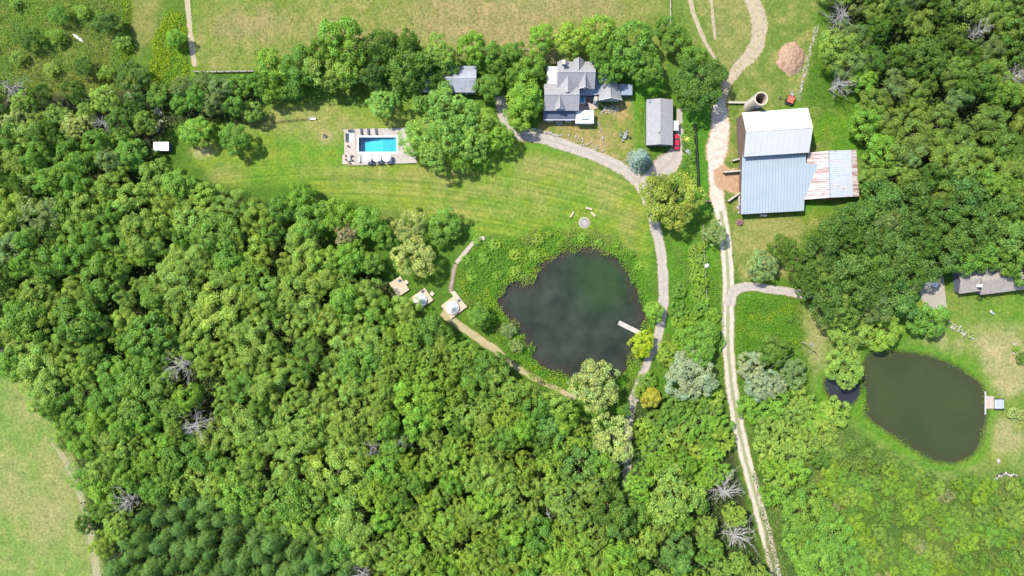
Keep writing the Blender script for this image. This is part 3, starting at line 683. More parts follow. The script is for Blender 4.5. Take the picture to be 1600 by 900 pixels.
def gable(root, x0, y0, x1, y1, ze, ridge, zr, axis, roof, wall, oh=.35, base=0.0, th=.14):
    """block under a gable roof: pixel rectangle of the eaves at height ze, ridge pixel coordinate at height zr"""
    a = P(x0, y1, ze); b = P(x1, y0, ze)
    r = P(800, ridge, zr).y if axis == 'x' else P(ridge, 450, zr).x
    m = MB()
    if axis == 'x':
        m.slab([(a.x, a.y, ze), (b.x, a.y, ze), (b.x, r, zr), (a.x, r, zr)], th); m.slab([(a.x, r, zr), (b.x, r, zr), (b.x, b.y, ze), (a.x, b.y, ze)], th)
        prof = [(a.y + oh, base), (b.y - oh, base), (b.y - oh, ze - th + .1), (r, zr - th - .06), (a.y + oh, ze - th + .1)]
        ws = [(a.x + oh, y, z) for y, z in prof] + [(b.x - oh, y, z) for y, z in prof]
    else:
        m.slab([(a.x, a.y, ze), (r, a.y, zr), (r, b.y, zr), (a.x, b.y, ze)], th); m.slab([(r, a.y, zr), (b.x, a.y, ze), (b.x, b.y, ze), (r, b.y, zr)], th)
        prof = [(a.x + oh, base), (b.x - oh, base), (b.x - oh, ze - th + .1), (r, zr - th - .06), (a.x + oh, ze - th + .1)]
        ws = [(x, a.y + oh, z) for x, z in prof] + [(x, b.y - oh, z) for x, z in prof]
    wm = MB(); wm.add(ws, [(4, 3, 2, 1, 0), (5, 6, 7, 8, 9)] + [(i, (i + 1) % 5, 5 + (i + 1) % 5, 5 + i) for i in range(5)])
    wm.build('wall', wall, root); o = m.build('roof', roof, root)
    # ridge cap
    q = MB()
    if axis == 'x': q.bar((a.x + .02, r, zr + .03), (b.x - .02, r, zr + .03), .3, .06)
    else: q.bar((r, a.y + .02, zr + .03), (r, b.y - .02, zr + .03), .3, .06)
    q.build('ridge_cap', roof, o)
    return a, b, r
def flat_block(root, x0, y0, x1, y1, zt, roof, wall, zt2=None, oh=.2, name='roof', base=0.0):
    """block under a lean-to roof: north edge at zt, south edge at zt2"""
    zt2 = zt if zt2 is None else zt2
    m = MB(); cs = [P(x0, y1, zt2), P(x1, y1, zt2), P(x1, y0, zt), P(x0, y0, zt)]; m.slab(cs, .12)
    wm = MB(); a, b = cs[0], cs[2]; z = min(zt, zt2)
    ws = [(a.x + oh, a.y + oh, base), (b.x - oh, a.y + oh, base), (b.x - oh, b.y - oh, base), (a.x + oh, b.y - oh, base), (a.x + oh, a.y + oh, zt2 - .15), (b.x - oh, a.y + oh, zt2 - .15), (b.x - oh, b.y - oh, zt - .15), (a.x + oh, b.y - oh, zt - .15)]
    wm.add(ws, [(0, 3, 2, 1), (4, 5, 6, 7), (0, 1, 5, 4), (1, 2, 6, 5), (2, 3, 7, 6), (3, 0, 4, 7)]); wm.build('wall', wall, root)
    return m.build(name, roof, root), a, b

# --- farmhouse
hp = P(892, 150); H1 = thing('farmhouse', 'rambling farmhouse with grey shingle gables and dormers beside the drive', 'house', (hp.x, hp.y, 0))
a, b, r = gable(H1, 870.7, 96, 929, 139, 5.4, 112.4, 8.4, 'x', SHINGLE, STONE_W)
flat_block(H1, 854.5, 103.5, 871.5, 133, 5.0, SHINGLE_LIGHT, SIDING, 4.8)
a, b, r = gable(H1, 850, 131, 904.5, 173, 4.8, 147.6, 7.3, 'x', SHINGLE, SIDING)
for k in range(4): window(H1, (a.x + 1.6 + k * 2.6, a.y + .33, 3.4), 1.0, 1.3)
gable(H1, 869.5, 113, 903.5, 147.5, 5.2, 887.3, 7.7, 'y', SHINGLE, SIDING, th=.15)
def dormer(root, x0, x1, ys, yn, ze, xr, zr, win=True):
    g = gable(root, x0, yn, x1, ys, ze, xr, zr, 'y', SHINGLE, SIDING, oh=.22, base=3.0, th=.1)
    if win: window(root, (g[2], g[0].y + .2, ze - .25), .8, .7)
    t = MB(); t.bar((g[0].x, g[0].y - .03, ze - .03), (g[2], g[0].y - .03, zr - .03), .08, .16); t.bar((g[2], g[0].y - .03, zr - .03), (g[1].x, g[0].y - .03, ze - .03), .08, .16); t.build('barge_board', WHITE, root)
dormer(H1, 867.5, 881.5, 170, 148.5, 5.7, 874.6, 7.15)
dormer(H1, 904.5, 922, 138.5, 114.5, 6.2, 914.2, 8.25)
dormer(H1, 896, 912, 110, 92.5, 6.4, 904, 8.2, False)
dormer(H1, 873.5, 888, 110, 95, 6.4, 880.5, 8.0, False)
flat_block(H1, 904.2, 139.2, 929.5, 149, 3.9, BLUE_GREY_ROOF, SIDING, 3.3, name='porch_roof')
o, a, b = flat_block(H1, 849, 173.2, 899, 187, 3.5, SLATE, SIDING, 2.9, name='porch_roof')
for cx in (860, 888):
    c = P(cx, 187.4, 1.6); m = MB(); m.prism([(c.x - 1.1, c.y + .6), (c.x - .7, c.y - .45), (c.x + .7, c.y - .45), (c.x + 1.1, c.y + .6)], .3, 2.3); bay = m.build('bay_window', WHITE, H1)
    q = MB(); q.add([(c.x - .6, c.y - .46, .8), (c.x + .6, c.y - .46, .8), (c.x + .6, c.y - .46, 2.0), (c.x - .6, c.y - .46, 2.0)], [(0, 1, 2, 3)]); q.build('pane', GLASS, bay)
m = MB(); m.bar((a.x, a.y - .06, 2.86), (b.x, a.y - .06, 2.86), .12, .14); m.build('gutter', WHITE, H1)
c = P(874, 188, .8); m = MB(); m.box((c.x, c.y - .2, .35), (2.2, 1.6, .7)); m.box((c.x, c.y - 1.2, .2), (1.8, .5, .4)); m.build('entrance_steps', STONE_W, H1)
flat_block(H1, 928.8, 106, 942.5, 148, 3.7, BLUE_GREY_ROOF, SIDING, 3.4, name='link_roof')
m = MB(); m.slab([P(934.5, 113.5, 4.7), P(946, 131, 4.7), P(953.5, 125, 6.1), P(942, 112, 5.2)], .12); m.build('roof', SHINGLE, H1)
# garden room with a splayed gable roof
m = MB(); S0, S1, AP = P(933.5, 156.5, 3.6), P(972.5, 156.5, 3.6), P(955, 152.5, 6.2); N0, N1, NP = P(942, 130, 3.7), P(963, 126, 3.7), P(952.5, 124, 6.2)
m.slab([S0, AP, NP, N0], .14); m.slab([AP, S1, N1, NP], .14); m.build('roof', SHINGLE, H1)
m = MB(); bs = [(S0.x + .5, S0.y + .5), (S1.x - .5, S1.y + .5), (N1.x - .3, N1.y - .3), (N0.x + .3, N0.y - .3)]; m.prism(bs, 0, 3.35)
m.add([(S0.x + .5, S0.y + .5, 3.36), (S1.x - .5, S1.y + .5, 3.36), (AP.x, S0.y + .5, 5.9)], [(0, 1, 2)]); m.build('wall', SIDING, H1)
t = MB(); t.bar(S0 + Vector((0, -.03, .02)), AP + Vector((0, -.03, .02)), .1, .2); t.bar(AP + Vector((0, -.03, .02)), S1 + Vector((0, -.03, .02)), .1, .2); t.build('barge_board', WHITE, H1)
for k in range(5): window(H1, (S0.x + 1.2 + k * 1.25, S0.y + .48, 1.9), 1.0, 1.9)
flat_block(H1, 966, 131.5, 988, 148.5, 2.9, BLUE_GREY_ROOF, SIDING, 2.8, name='annex_roof')
for cx, cy_, zt, mm in ((881, 97, 9.4, STONE_W), (931.2, 154, 4.6, WHITE)):
    c = P(cx, cy_, zt); m = MB(); m.box((c.x, c.y, zt / 2), (.8, 1.1, zt)); ch = m.build('chimney', mm, H1); m = MB(); m.box((c.x, c.y, zt + .06), (.95, 1.25, .12)); m.build('cap', CONC, ch)
# pergola north-west of the house
pp = P(862.5, 97); G = thing('pergola', 'small brown pergola at the back of the farmhouse', 'pergola', (pp.x, pp.y, 0))
for sx in (-1, 1):
    for sy in (-1, 1): m = MB(); m.bar((pp.x + sx * .9, pp.y + sy * 1.1, 0), (pp.x + sx * .9, pp.y + sy * 1.1, 2.5), .14, .14); m.build('post', TERRA, G)
for k in range(7): m = MB(); m.bar((pp.x - 1.1, pp.y - 1.2 + k * .4, 2.58), (pp.x + 1.1, pp.y - 1.2 + k * .4, 2.58), .1, .14); m.build('rafter', TERRA, G)
# gazebo beside the house
g0 = P(913.4, 183); G = thing('gazebo', 'white hip roofed gazebo with a small cupola beside the farmhouse', 'gazebo', (g0.x, g0.y, 0))
A_, B_ = P(899, 193, 2.7), P(928, 172.5, 2.7); cx, cy_ = (A_.x + B_.x) / 2, (A_.y + B_.y) / 2
m = MB(); q = .9; c4 = [(A_.x, A_.y), (B_.x, A_.y), (B_.x, B_.y), (A_.x, B_.y)]; i4 = [(cx + sx * q, cy_ + sy * q * .8) for sx, sy in ((-1, -1), (1, -1), (1, 1), (-1, 1))]
for k in range(4): m.slab([(*c4[k], 2.7), (*c4[(k + 1) % 4], 2.7), (*i4[(k + 1) % 4], 3.7), (*i4[k], 3.7)], .1)
m.build('roof', CANVAS, G)
m = MB(); m.prism(i4, 3.6, 3.95); 
for k in range(4):
    e = .25; o4 = [(cx + (p[0] - cx) * 1.2, cy_ + (p[1] - cy_) * 1.2) for p in i4]; m.add([(*o4[k], 3.98), (*o4[(k + 1) % 4], 3.98), (cx, cy_, 4.5)], [(0, 1, 2)])
m.build('cupola', CANVAS, G)
for p in c4: m = MB(); x = p[0] + (.3 if p[0] < cx else -.3); y = p[1] + (.3 if p[1] < cy_ else -.3); m.bar((x, y, 0), (x, y, 2.68), .16, .16); m.build('post', GREY_METAL, G)
m = MB(); m.box((cx, cy_, .08), (B_.x - A_.x - .3, B_.y - A_.y - .3, .16)); m.build('floor', DECK_GREY, G)
# terrace deck + hot tub
d0 = P(920, 163); m = MB(); m.prism(W([(904.5, 150.5), (933, 150.5), (936, 168), (926, 172), (904.5, 172)]), -.05, .2); tag(m.build('terrace', PINK_DECK), 'reddish terrace between the house wings', None, None, 'structure')
t0 = P(908.5, 157); G = thing('hot_tub', 'square hot tub with blue water and white rim on the house terrace', 'hot tub', (t0.x, t0.y, .2))
m = MB()
for sx, sy, dx, dy in ((-1, 0, .2, 2.3), (1, 0, .2, 2.3), (0, -1, 1.5, .2), (0, 1, 1.5, .2)): m.box((t0.x + sx * .85, t0.y + sy * 1.05, .65), (dx, dy, .9))
m.build('shell', WHITE, G); m = MB(); m.box((t0.x, t0.y, .55), (1.52, 1.92, .6)); m.build('water', POOL_TILE, G)
for k, (u, v) in enumerate(((919, 158), (916, 165), (924, 160))):
    c = P(u, v, .2); G = thing('garden_chair', ['dark garden chair nearest the hot tub', 'dark garden chair beside the gazebo corner', 'dark garden chair at the terrace east side'][k], 'chair', (c.x, c.y, .2))
    m = MB(); m.box((c.x, c.y, .6), (.6, .6, .1)); m.build('seat', BLACK_METAL, G); m = MB(); m.box((c.x, c.y + .28, .95), (.6, .08, .6)); m.build('backrest', BLACK_METAL, G)
    for sx in (-1, 1):
        for sy in (-1, 1): m = MB(); m.bar((c.x + sx * .25, c.y + sy * .25, .2), (c.x + sx * .25, c.y + sy * .25, .56), .05, .05); m.build('leg', BLACK_METAL, G)

# --- long metal-roofed outbuilding among the trees
hp = P(715, 128); H2 = thing('outbuilding', 'long low outbuilding with pale metal roof half hidden by trees', 'building', (hp.x, hp.y, 0))
a, b, r = gable(H2, 655, 103, 744.5, 144.5, 3.3, 121, 4.9, 'x', mat('shade_toned_blue_steel', (.27, .29, .325), (.19, .205, .235), .5, .45), SIDING)  # roof colour darkened to stand for dappled tree shade
for k in range(5): window(H2, (b.x - 1.6 - k * 3.2, a.y + .33, 1.9), 1.1, 1.1)
m = MB(); m.box((b.x - 3.2, a.y + .31, 1.05), (1.0, .1, 2.1)); m.build('door', WHITE, H2)

# --- grey garage
hp = P(1028, 195); H3 = thing('garage', 'grey gable roofed garage with the red car parked beside it', 'garage', (hp.x, hp.y, 0))
a, b, r = gable(H3, 1010, 155.5, 1051.5, 227, 3.0, 1032, 4.5, 'y', SHINGLE, SIDING)
m = MB(); m.box((r - 1.6, a.y + .31, 1.1), (2.6, .1, 2.2)); m.box((r + 1.8, a.y + .31, 1.1), (2.6, .1, 2.2)); m.build('garage_door', GREY_METAL, H3)
c = P(1030, 207.5, 4.3); m = MB(); m.lathe((c.x, c.y, 4.1), [(.18, 0), (.18, .45), (.28, .45), (.0, .6)], 10); m.build('vent', BLACK_METAL, H3)
c = P(1016, 158, 3.6); m = MB(); m.box((c.x, c.y, 3.4), (.9, .9, .5)); m.build('chimney', BLUE_GREY_ROOF, H3)
m = MB(); m.slab([P(1051.5, 204, 2.3), P(1060.5, 204, 2.2), P(1060.5, 188.5, 2.2), P(1051.5, 188.5, 2.3)], .1); so = m.build('awning', SHINGLE_LIGHT, H3)
for y in (189.5, 203): c = P(1060, y, 2.1); m = MB(); m.bar((c.x, c.y, 0), (c.x, c.y, 2.1), .1, .1); m.build('post', WHITE, so)
m = MB(); c = P(1051, 180, 1.2); m.box((b.x - .28, c.y, 1.2), (.1, 3.0, 2.4)); m.build('door', DARK, H3)  # black sheet painted as the shade of an open doorway

# --- white-roofed barn with its lower wings
def plane(p0, p1, p2):
    n = (p1 - p0).cross(p2 - p0); return lambda x, y: p0.z - (n.x * (x - p0.x) + n.y * (y - p0.y)) / n.z
def strips(root, corners, wstep, m, axis, name='roof_panel', rib=.07, th=.06, jitter=0.0, gap=.012):
    """cut a planar roof polygon (3-D corners) into sheets along an axis, each sheet its own part with a raised seam"""
    zf = plane(corners[0], corners[1], corners[2]); poly = [(c.x, c.y) for c in corners]
    lo = min(p[axis] for p in poly); hi = max(p[axis] for p in poly); n = max(1, round((hi - lo) / wstep)); st = (hi - lo) / n
    rr = random.Random(int(lo * 100)); objs = []
    for k in range(n):
        q = clip(poly, axis, lo + k * st + gap, lo + (k + 1) * st - gap)
        if len(q) < 3: continue
        dz = rr.uniform(0, jitter); b_ = MB(); b_.slab([(x, y, zf(x, y) + dz) for x, y in q], th)
        e = [p for p in q if abs(p[axis] - (lo + k * st + gap)) < .02]
        if len(e) >= 2 and rib:
            e = sorted(e, key=lambda p: p[1 - axis]); u, v = e[0], e[-1]; off = [0, 0]; off[axis] = .05
            b_.bar((u[0] + off[0], u[1] + off[1], zf(*u) + .03), (v[0] + off[0], v[1] + off[1], zf(*v) + .03), .07, rib)
        objs.append(b_.build(name, m, root))
    return objs
hp = P(1205, 255); BN = thing('barn', 'large barn with white upper roof and blue grey and rusty lower roofs', 'barn', (hp.x, hp.y, 0))
ZE, ZR = 6.4, 9.3
nw, ne, rw, re, sw, se = P(1159, 176, ZE), P(1262.3, 168.4, ZE), P(1165.7, 205.3, ZR), P(1270.4, 199.2, ZR), P(1162.3, 245, ZE), P(1264.3, 238.3, ZE)
strips(BN, [rw, re, ne, nw], 1.7, WHITE_ROOF, 0, rib=.012, gap=.003); strips(BN, [sw, se, re, rw], 1.7, WHITE_ROOF, 0, rib=.012, gap=.003)
m = MB(); m.bar(rw + Vector((0, 0, .05)), re + Vector((0, 0, .05)), .35, .07); m.build('ridge_cap', WHITE_ROOF, BN)
def inset(p, c, d): v = (c - p); v.z = 0; v.normalize(); return Vector((p.x + v.x * d, p.y + v.y * d, 0))
cc = (nw + se) / 2; base = [inset(p, cc, .6) for p in (sw, se, ne, nw)]
m = MB(); tops = [Vector((p.x, p.y, ZE - .12)) for p in base]; rwi = (base[0] + base[3]) / 2; rei = (base[1] + base[2]) / 2
m.add(base + tops + [Vector((rwi.x, rwi.y, ZR - .2)), Vector((rei.x, rei.y, ZR - .2))], [(0, 1, 5, 4), (1, 2, 6, 9, 5), (2, 3, 7, 6), (3, 0, 4, 8, 7)]); m.build('wall', BARN_BOARD, BN)
wv = base[3] - base[0]                                                     # individual siding boards on the west wall, which shows
for k in range(16):
    u = base[0] + wv * ((k + .5) / 16); t_ = abs((k + .5) / 16 - .5) * 2; zt = ZR - .35 - (ZR - ZE) * t_
    m = MB(); m.box((u.x - .05, u.y, zt / 2), (.06 + .03 * (k % 3), wv.length / 16 - .05, zt), rz=math.atan2(wv.y, wv.x) - math.pi / 2); m.build('board', BARN_BOARD, BN)
u = base[0] + wv * .5; m = MB(); m.box((u.x - .13, u.y, 1.6), (.08, 3.4, 3.2), rz=math.atan2(wv.y, wv.x) - math.pi / 2); dr = m.build('barn_door', BARN_BOARD, BN)
ZB, ZS = 4.4, 3.1
bnw, bne, bst, bti, bdi, bse, bsw = P(1160, 241, ZB), P(1259.5, 241, ZB), P(1259.5, 255.5, 4.2), P(1279, 256, 4.18), P(1257, 309.7, 3.4), P(1256.2, 329.3, ZS), P(1157.4, 334.9, ZS)
zf = plane(bsw, bse, Vector((bnw.x, bnw.y, ZB)))
def onp(p): return Vector((p.x, p.y, zf(p.x, p.y)))
blue = [onp(p) for p in (bsw, bse, bdi, bti, bst, bne, bnw)]
strips(BN, blue, .95, BLUE_ROOF, 0, rib=.06)
m = MB(); i = .4; q = [(bsw.x + i, bsw.y + i), (bse.x - i, bse.y + i), (bne.x - i, bne.y - i), (bnw.x + i, bnw.y - i)]; vs = [(x, y, 0) for x, y in q] + [(x, y, zf(x, y) - .1) for x, y in q]
m.add(vs, [(0, 1, 5, 4), (1, 2, 6, 5), (2, 3, 7, 6), (3, 0, 4, 7), (4, 5, 6, 7)]); m.build('wall', BARN_BOARD, BN)
sv = bse - bsw
for k in range(5): u = bsw + sv * ((k + .5) / 5); window(BN, (u.x, u.y + .36, 1.5), 1.2, 1.0)
c = P(1193, 335.5, 1.2); m = MB(); m.box((c.x, c.y - .2, 1.0), (1.9, .5, .9)); m.build('hatch', SHINGLE_LIGHT, BN)
# rusty east wing: gable with a north-south ridge
zr_, z1 = 4.75, 3.2
rn, rs_, en, es = P(1294.8, 235.6, zr_), P(1297, 308.7, zr_), P(1338, 234, z1), P(1342.3, 306.7, z1)
wn, ws_ = P(1263, 238.5, 3.55), P(1250, 312.5, 2.98)
strips(BN, [ws_, rs_, rn, wn], .62, RUST, 1, 'roof_sheet', rib=.03, jitter=.03)
half = lambda p, q_, f: p + (q_ - p) * f
strips(BN, [rs_, half(rs_, es, .8), half(rn, en, .8), rn], .62, GREY_SHEET, 1, 'roof_sheet', rib=.03, jitter=.03); strips(BN, [half(rs_, es, .805), es, en, half(rn, en, .805)], .62, RUST, 1, 'roof_sheet', rib=.03, jitter=.03)
m = MB(); m.bar(rs_ + Vector((0, 0, .06)), rn + Vector((0, 0, .06)), .3, .06); m.build('ridge_cap', GREY_METAL, BN)
m = MB(); q = [Vector((ws_.x + 4, ws_.y + .3, 0)), Vector((es.x - .35, es.y + .3, 0)), Vector((en.x - .35, en.y - .3, 0)), Vector((wn.x + 3, wn.y - .3, 0))]; tops = [Vector((p.x, p.y, 3.0)) for p in q]
m.add(q + tops, [(0, 1, 5, 4), (1, 2, 6, 5), (2, 3, 7, 6), (3, 0, 4, 7)]); m.add([(q[0].x, q[0].y, 3.0), (q[1].x, q[1].y, 3.0), (rs_.x, rs_.y + .3, 4.6)], [(0, 1, 2)]); m.build('wall', BARN_BOARD, BN)
c = P(1297, 311.5, 2.5); m = MB(); m.box((c.x, c.y + .2, 1.3), (2.6, .12, 2.6)); m.build('sliding_door', OLD_RED, BN)
# silo
TANC = mat('tan_concrete_staves', (.43, .355, .265), (.31, .25, .185), 1.2, .9, bump=.3)
ZSI = 9.6; s0 = P(1189.4, 153.9, ZSI); G = thing('silo', 'open topped concrete silo standing at the barn corner', 'silo', (s0.x, s0.y, 0)); c = (s0.x, s0.y, 0)
m = MB(); m.lathe(c, [(2.0, 0), (1.98, ZSI), (1.72, ZSI), (1.72, .3), (.01, .3)], 40); m.build('shell', TANC, G)
m = MB(); m.lathe(c, [(2.06, ZSI - .4), (2.06, ZSI + .06), (1.66, ZSI + .06), (1.66, ZSI - .4)], 40); m.build('rim', TANC, G)
for k in range(8): m = MB(); m.lathe(c, [(2.0, 1 + k), (2.035, 1.02 + k), (2.035, 1.08 + k), (2.0, 1.1 + k)], 40); m.build('hoop', GREY_METAL, G)
m = MB(); m.lathe((c[0], c[1], 3.4), [(1.71, 0), (.9, .12), (.01, .05)], 32); m.build('shade_disc', DARK, G)  # near-black disc, colour stands in for the shade down the silo
m = MB()
for k in range(28): m.bar((s0.x + 2.1, s0.y - .25, .4 + k * .33), (s0.x + 2.1, s0.y + .25, .4 + k * .33), .04, .04)
for sy in (-.25, .25): m.bar((s0.x + 2.1, s0.y + sy, 0), (s0.x + 2.1, s0.y + sy, ZSI), .05, .05)
m.build('ladder', GREY_METAL, G)
# walls beside the barn ramp
def low_wall(a, b, h, wd, label, m_=CONC):
    A2, B2 = P(*a), P(*b); o = thing('retaining_wall', label, 'wall', tuple((A2 + B2) / 2)); d = (B2 - A2); n = max(2, int(d.length / 1.3))
    for k in range(n):
        m = MB(); p, q_ = A2 + d * (k / n), A2 + d * ((k + 1) / n) - d.normalized() * .03; m.bar((p.x, p.y, h / 2), (q_.x, q_.y, h / 2), wd, h); m.build('block', STONE_W, o)
    m = MB(); m.bar((A2.x, A2.y, h + .05), (B2.x, B2.y, h + .05), wd + .12, .1); m.build('coping', m_, o)
low_wall((1128.5, 270), (1154.5, 268), 1.7, .4, 'pale topped retaining wall above the brown earth ramp')
low_wall((1135.5, 315), (1154, 302), 1.5, .4, 'slanting retaining wall south of the brown earth ramp')
low_wall((1143, 252), (1154.5, 249), 1.2, .35, 'short retaining wall north of the brown earth ramp')
low_wall((1153.5, 304), (1153.5, 322), .9, .35, 'low wall along the blue roofed barn side')
low_wall((1136, 161), (1166, 161.5), .9, .5, 'low pale wall between the shady tree and the silo')
low_wall((1102, 315), (1109.5, 315), .9, .3, 'short brown wall stub at the lane gateway', TERRA)

# --- brown-roofed house in the east
hp = P(1560, 440); H4 = thing('bungalow', 'brown grey shingle roofed bungalow half shaded by trees', 'house', (hp.x, hp.y, 0))
def rot_gable(root, SW, SE, dep, ze, zr, rz, roof, wall):
    """gable block from its two south eave corners (pixels), depth in metres"""
    a_ = P(*SW, ze); b_ = P(*SE, ze); d = (b_ - a_); d.z = 0; nrm = Vector((-d.y, d.x, 0)).normalized() * dep
    r0 = a_ + nrm * .5; r1 = b_ + nrm * .5; r0.z = r1.z = zr; m = MB(); m.slab([a_, b_, r1, r0], .14); m.slab([r0, r1, b_ + nrm, a_ + nrm], .14); m.build('roof', roof, root)
    i = .35; dn = d.normalized() * i; nn = nrm.normalized() * i
    q = [a_ + dn + nn, b_ - dn + nn, b_ - dn + nrm - nn, a_ + dn + nrm - nn]; m = MB(); v0 = [Vector((p.x, p.y, 0)) for p in q]; v1 = [Vector((p.x, p.y, ze - .05)) for p in q]
    m.add(v0 + v1 + [Vector((r0.x + dn.x, r0.y + dn.y, zr - .2)), Vector((r1.x - dn.x, r1.y - dn.y, zr - .2))], [(0, 1, 5, 4), (1, 2, 6, 9, 5), (2, 3, 7, 6), (3, 0, 4, 8, 7)]); m.build('wall', wall, root)
    return a_, b_
rot_gable(H4, (1498.5, 459), (1533, 454.8), 8.2, 2.8, 4.3, 0, BROWN_SHINGLE, SIDING)
a_, b_ = rot_gable(H4, (1532, 461), (1640, 447), 8.6, 2.9, 4.6, 0, BROWN_SHINGLE, SIDING)
for k in range(5): u = a_ + (b_ - a_) * ((k + .6) / 5.5); window(H4, (u.x, u.y + .34, 1.5), 1.3, 1.2)
c = P(1532.5, 446.5, 5.0); m = MB(); m.box((c.x, c.y, 2.6), (.8, .8, 5.2)); m.build('chimney', WHITE, H4)

# --- small white-roofed shed by the wood
p0 = P(251, 228); G = thing('shed', 'small shed with a flat white roof at the wood edge', 'shed', (p0.x, p0.y, 0))
o, a, b = flat_block(G, 239.5, 221.5, 263.5, 235.5, 2.2, WHITE, SIDING, 2.1); m = MB(); m.box((p0.x + .4, a.y + .18, .95), (.9, .08, 1.9)); m.build('door', DECK_GREY, G)

# ------------------------------------------------------------------ pool and its furniture
def pool():
    a = P(POOL[0], POOL[1]); b = P(POOL[2], POOL[3]); zt = .14
    o1 = W([(556, 201.5), (632, 200), (652, 254.5), (556, 258)]); m = MB()
    nw_, ne_, se_, sw_ = o1
    cs = [(a.x, a.y), (b.x, a.y), (b.x, b.y), (a.x, b.y)]
    ring = [nw_, ne_, se_, sw_]
    for k in range(4): m.slab([(*ring[k], zt), (*ring[(k + 1) % 4], zt), (*cs[(k + 1) % 4], zt), (*cs[k], zt)], .3)
    tag(m.build('pool_terrace', PAVE), 'pale paved terrace round the swimming pool', None, None, 'structure')
    m = MB(); m.prism(W([(535, 203), (555.7, 201.8), (555.7, 258), (546, 258.5), (545, 257), (535, 256.5), (535, 242), (538, 241), (538, 206)]), -.1, .16); tag(m.build('pool_deck', PINK_DECK), 'pinkish timber deck along the west side of the pool', None, None, 'structure')
    G = thing('swimming_pool', 'rectangular blue swimming pool with a pale coping', 'swimming pool', ((a.x + b.x) / 2, (a.y + b.y) / 2, 0))
    m = MB()
    for p, q, wd in (((a.x, a.y), (b.x, a.y), .4), ((b.x, a.y), (b.x, b.y), .4), ((b.x, b.y), (a.x, b.y), .4), ((a.x, b.y), (a.x, a.y), .4)): m.bar((*p, zt + .01), (*q, zt + .01), wd, .08)
    m.build('coping', WHITE, G)
    zs, zd = -1.0, -2.5; xm = a.x + (b.x - a.x) * .12; xm2 = a.x + (b.x - a.x) * .62; m = MB()
    m.add([(a.x, b.y, zd), (xm, b.y, zd), (xm2, b.y, zs), (b.x, b.y, zs), (a.x, a.y, zd), (xm, a.y, zd), (xm2, a.y, zs), (b.x, a.y, zs), (a.x, b.y, zt), (b.x, b.y, zt), (a.x, a.y, zt), (b.x, a.y, zt)],
          [(0, 1, 5, 4), (1, 2, 6, 5), (2, 3, 7, 6), (0, 4, 10, 8), (3, 9, 11, 7), (8, 9, 3, 2, 1, 0), (4, 5, 6, 7, 11, 10)]); m.build('basin', POOL_TILE, G)
    for k in range(3): m = MB(); m.box((b.x - .3 - k * .35, (a.y + b.y) / 2, -.85 + (2 - k) * .22), (.35, (a.y - b.y) * .98, .35 + (2 - k) * .44)); m.build('step', POOL_TILE, G)
    m = MB(); nx_, ny_ = 60, 26
    vs = [(a.x + (b.x - a.x) * i / nx_, b.y + (a.y - b.y) * j / ny_, -.02 + .016 * math.sin(i * 1.9 + j * .8) * math.sin(j * 2.1 - i * .5)) for j in range(ny_ + 1) for i in range(nx_ + 1)]
    m.add(vs, [(j * (nx_ + 1) + i, j * (nx_ + 1) + i + 1, (j + 1) * (nx_ + 1) + i + 1, (j + 1) * (nx_ + 1) + i) for j in range(ny_) for i in range(nx_)]); m.build('water', POOLW, G, True)
    m = MB()
    for dy in (-.3, .3): m.tube([(b.x + .5, b.y + 1.6 + dy, zt), (b.x + .4, b.y + 1.6 + dy, .9), (b.x - .1, b.y + 1.6 + dy, .9), (b.x - .15, b.y + 1.6 + dy, -.6)], [.04] * 4, 6)
    m.build('handrail', GREY_METAL, G)
    # umbrellas
    for k, (u, v) in enumerate(((573.5, 246.8), (588.5, 245.6), (603.5, 245.4))):
        c = P(u, v, 2.4); G = thing('parasol', ['white parasol by the pool, the westernmost of three', 'white parasol by the pool, the middle one of three', 'white parasol by the pool, the easternmost of three'][k], 'parasol', (c.x, c.y, zt), 'white parasols south of the pool')
        m = MB()
        for j in range(8):
            t0, t1 = 6.283 * j / 8, 6.283 * (j + 1) / 8; rr = 1.46
            e0 = (c.x + rr * math.cos(t0), c.y + rr * math.sin(t0), 2.2); e1 = (c.x + rr * math.cos(t1), c.y + rr * math.sin(t1), 2.2); mid = (c.x + rr * .93 * math.cos((t0 + t1) / 2), c.y + rr * .93 * math.sin((t0 + t1) / 2), 2.17)
            m.add([e0, mid, e1, (c.x, c.y, 2.75)], [(0, 1, 3), (1, 2, 3)]); m.add([e0, e1, (e1[0], e1[1], 2.02), (e0[0], e0[1], 2.02)], [(0, 1, 2, 3)])
        m.build('canopy', CANVAS, G)
        for j in range(8): t0 = 6.283 * j / 8; m = MB(); m.bar((c.x, c.y, 2.68), (c.x + 1.44 * math.cos(t0), c.y + 1.44 * math.sin(t0), 2.15), .03, .03); m.build('rib', DECK, G)
        m = MB(); m.tube([(c.x, c.y, zt), (c.x, c.y, 2.85)], [.035, .03], 8); m.build('pole', DECK, G); m = MB(); m.lathe((c.x, c.y, zt), [(.4, 0), (.4, .08), (.08, .12), (.06, .3)], 16); m.build('base', CONC, G)
    def lounger(u, v, rz, label, m_=CANVAS, z=zt, group='sun loungers by the pool'):
        c = P(u, v); G = thing('sun_lounger', label, 'sun lounger', (c.x, c.y, z), group); ca, sa = math.cos(rz), math.sin(rz); f = lambda x, y, h: (c.x + x * ca - y * sa, c.y + x * sa + y * ca, z + h)
        m = MB(); m.box(f(.2, 0, .33), (1.25, .62, .1), rz); m.build('cushion', m_, G); m = MB(); m.slab([f(-.42, -.31, .36), f(-.42, .31, .36), f(-.98, .31, .72), f(-.98, -.31, .72)], .1); m.build('backrest', m_, G)
        m = MB(); m.box(f(0, 0, .24), (1.8, .66, .07), rz); m.build('frame', BLACK_METAL, G)
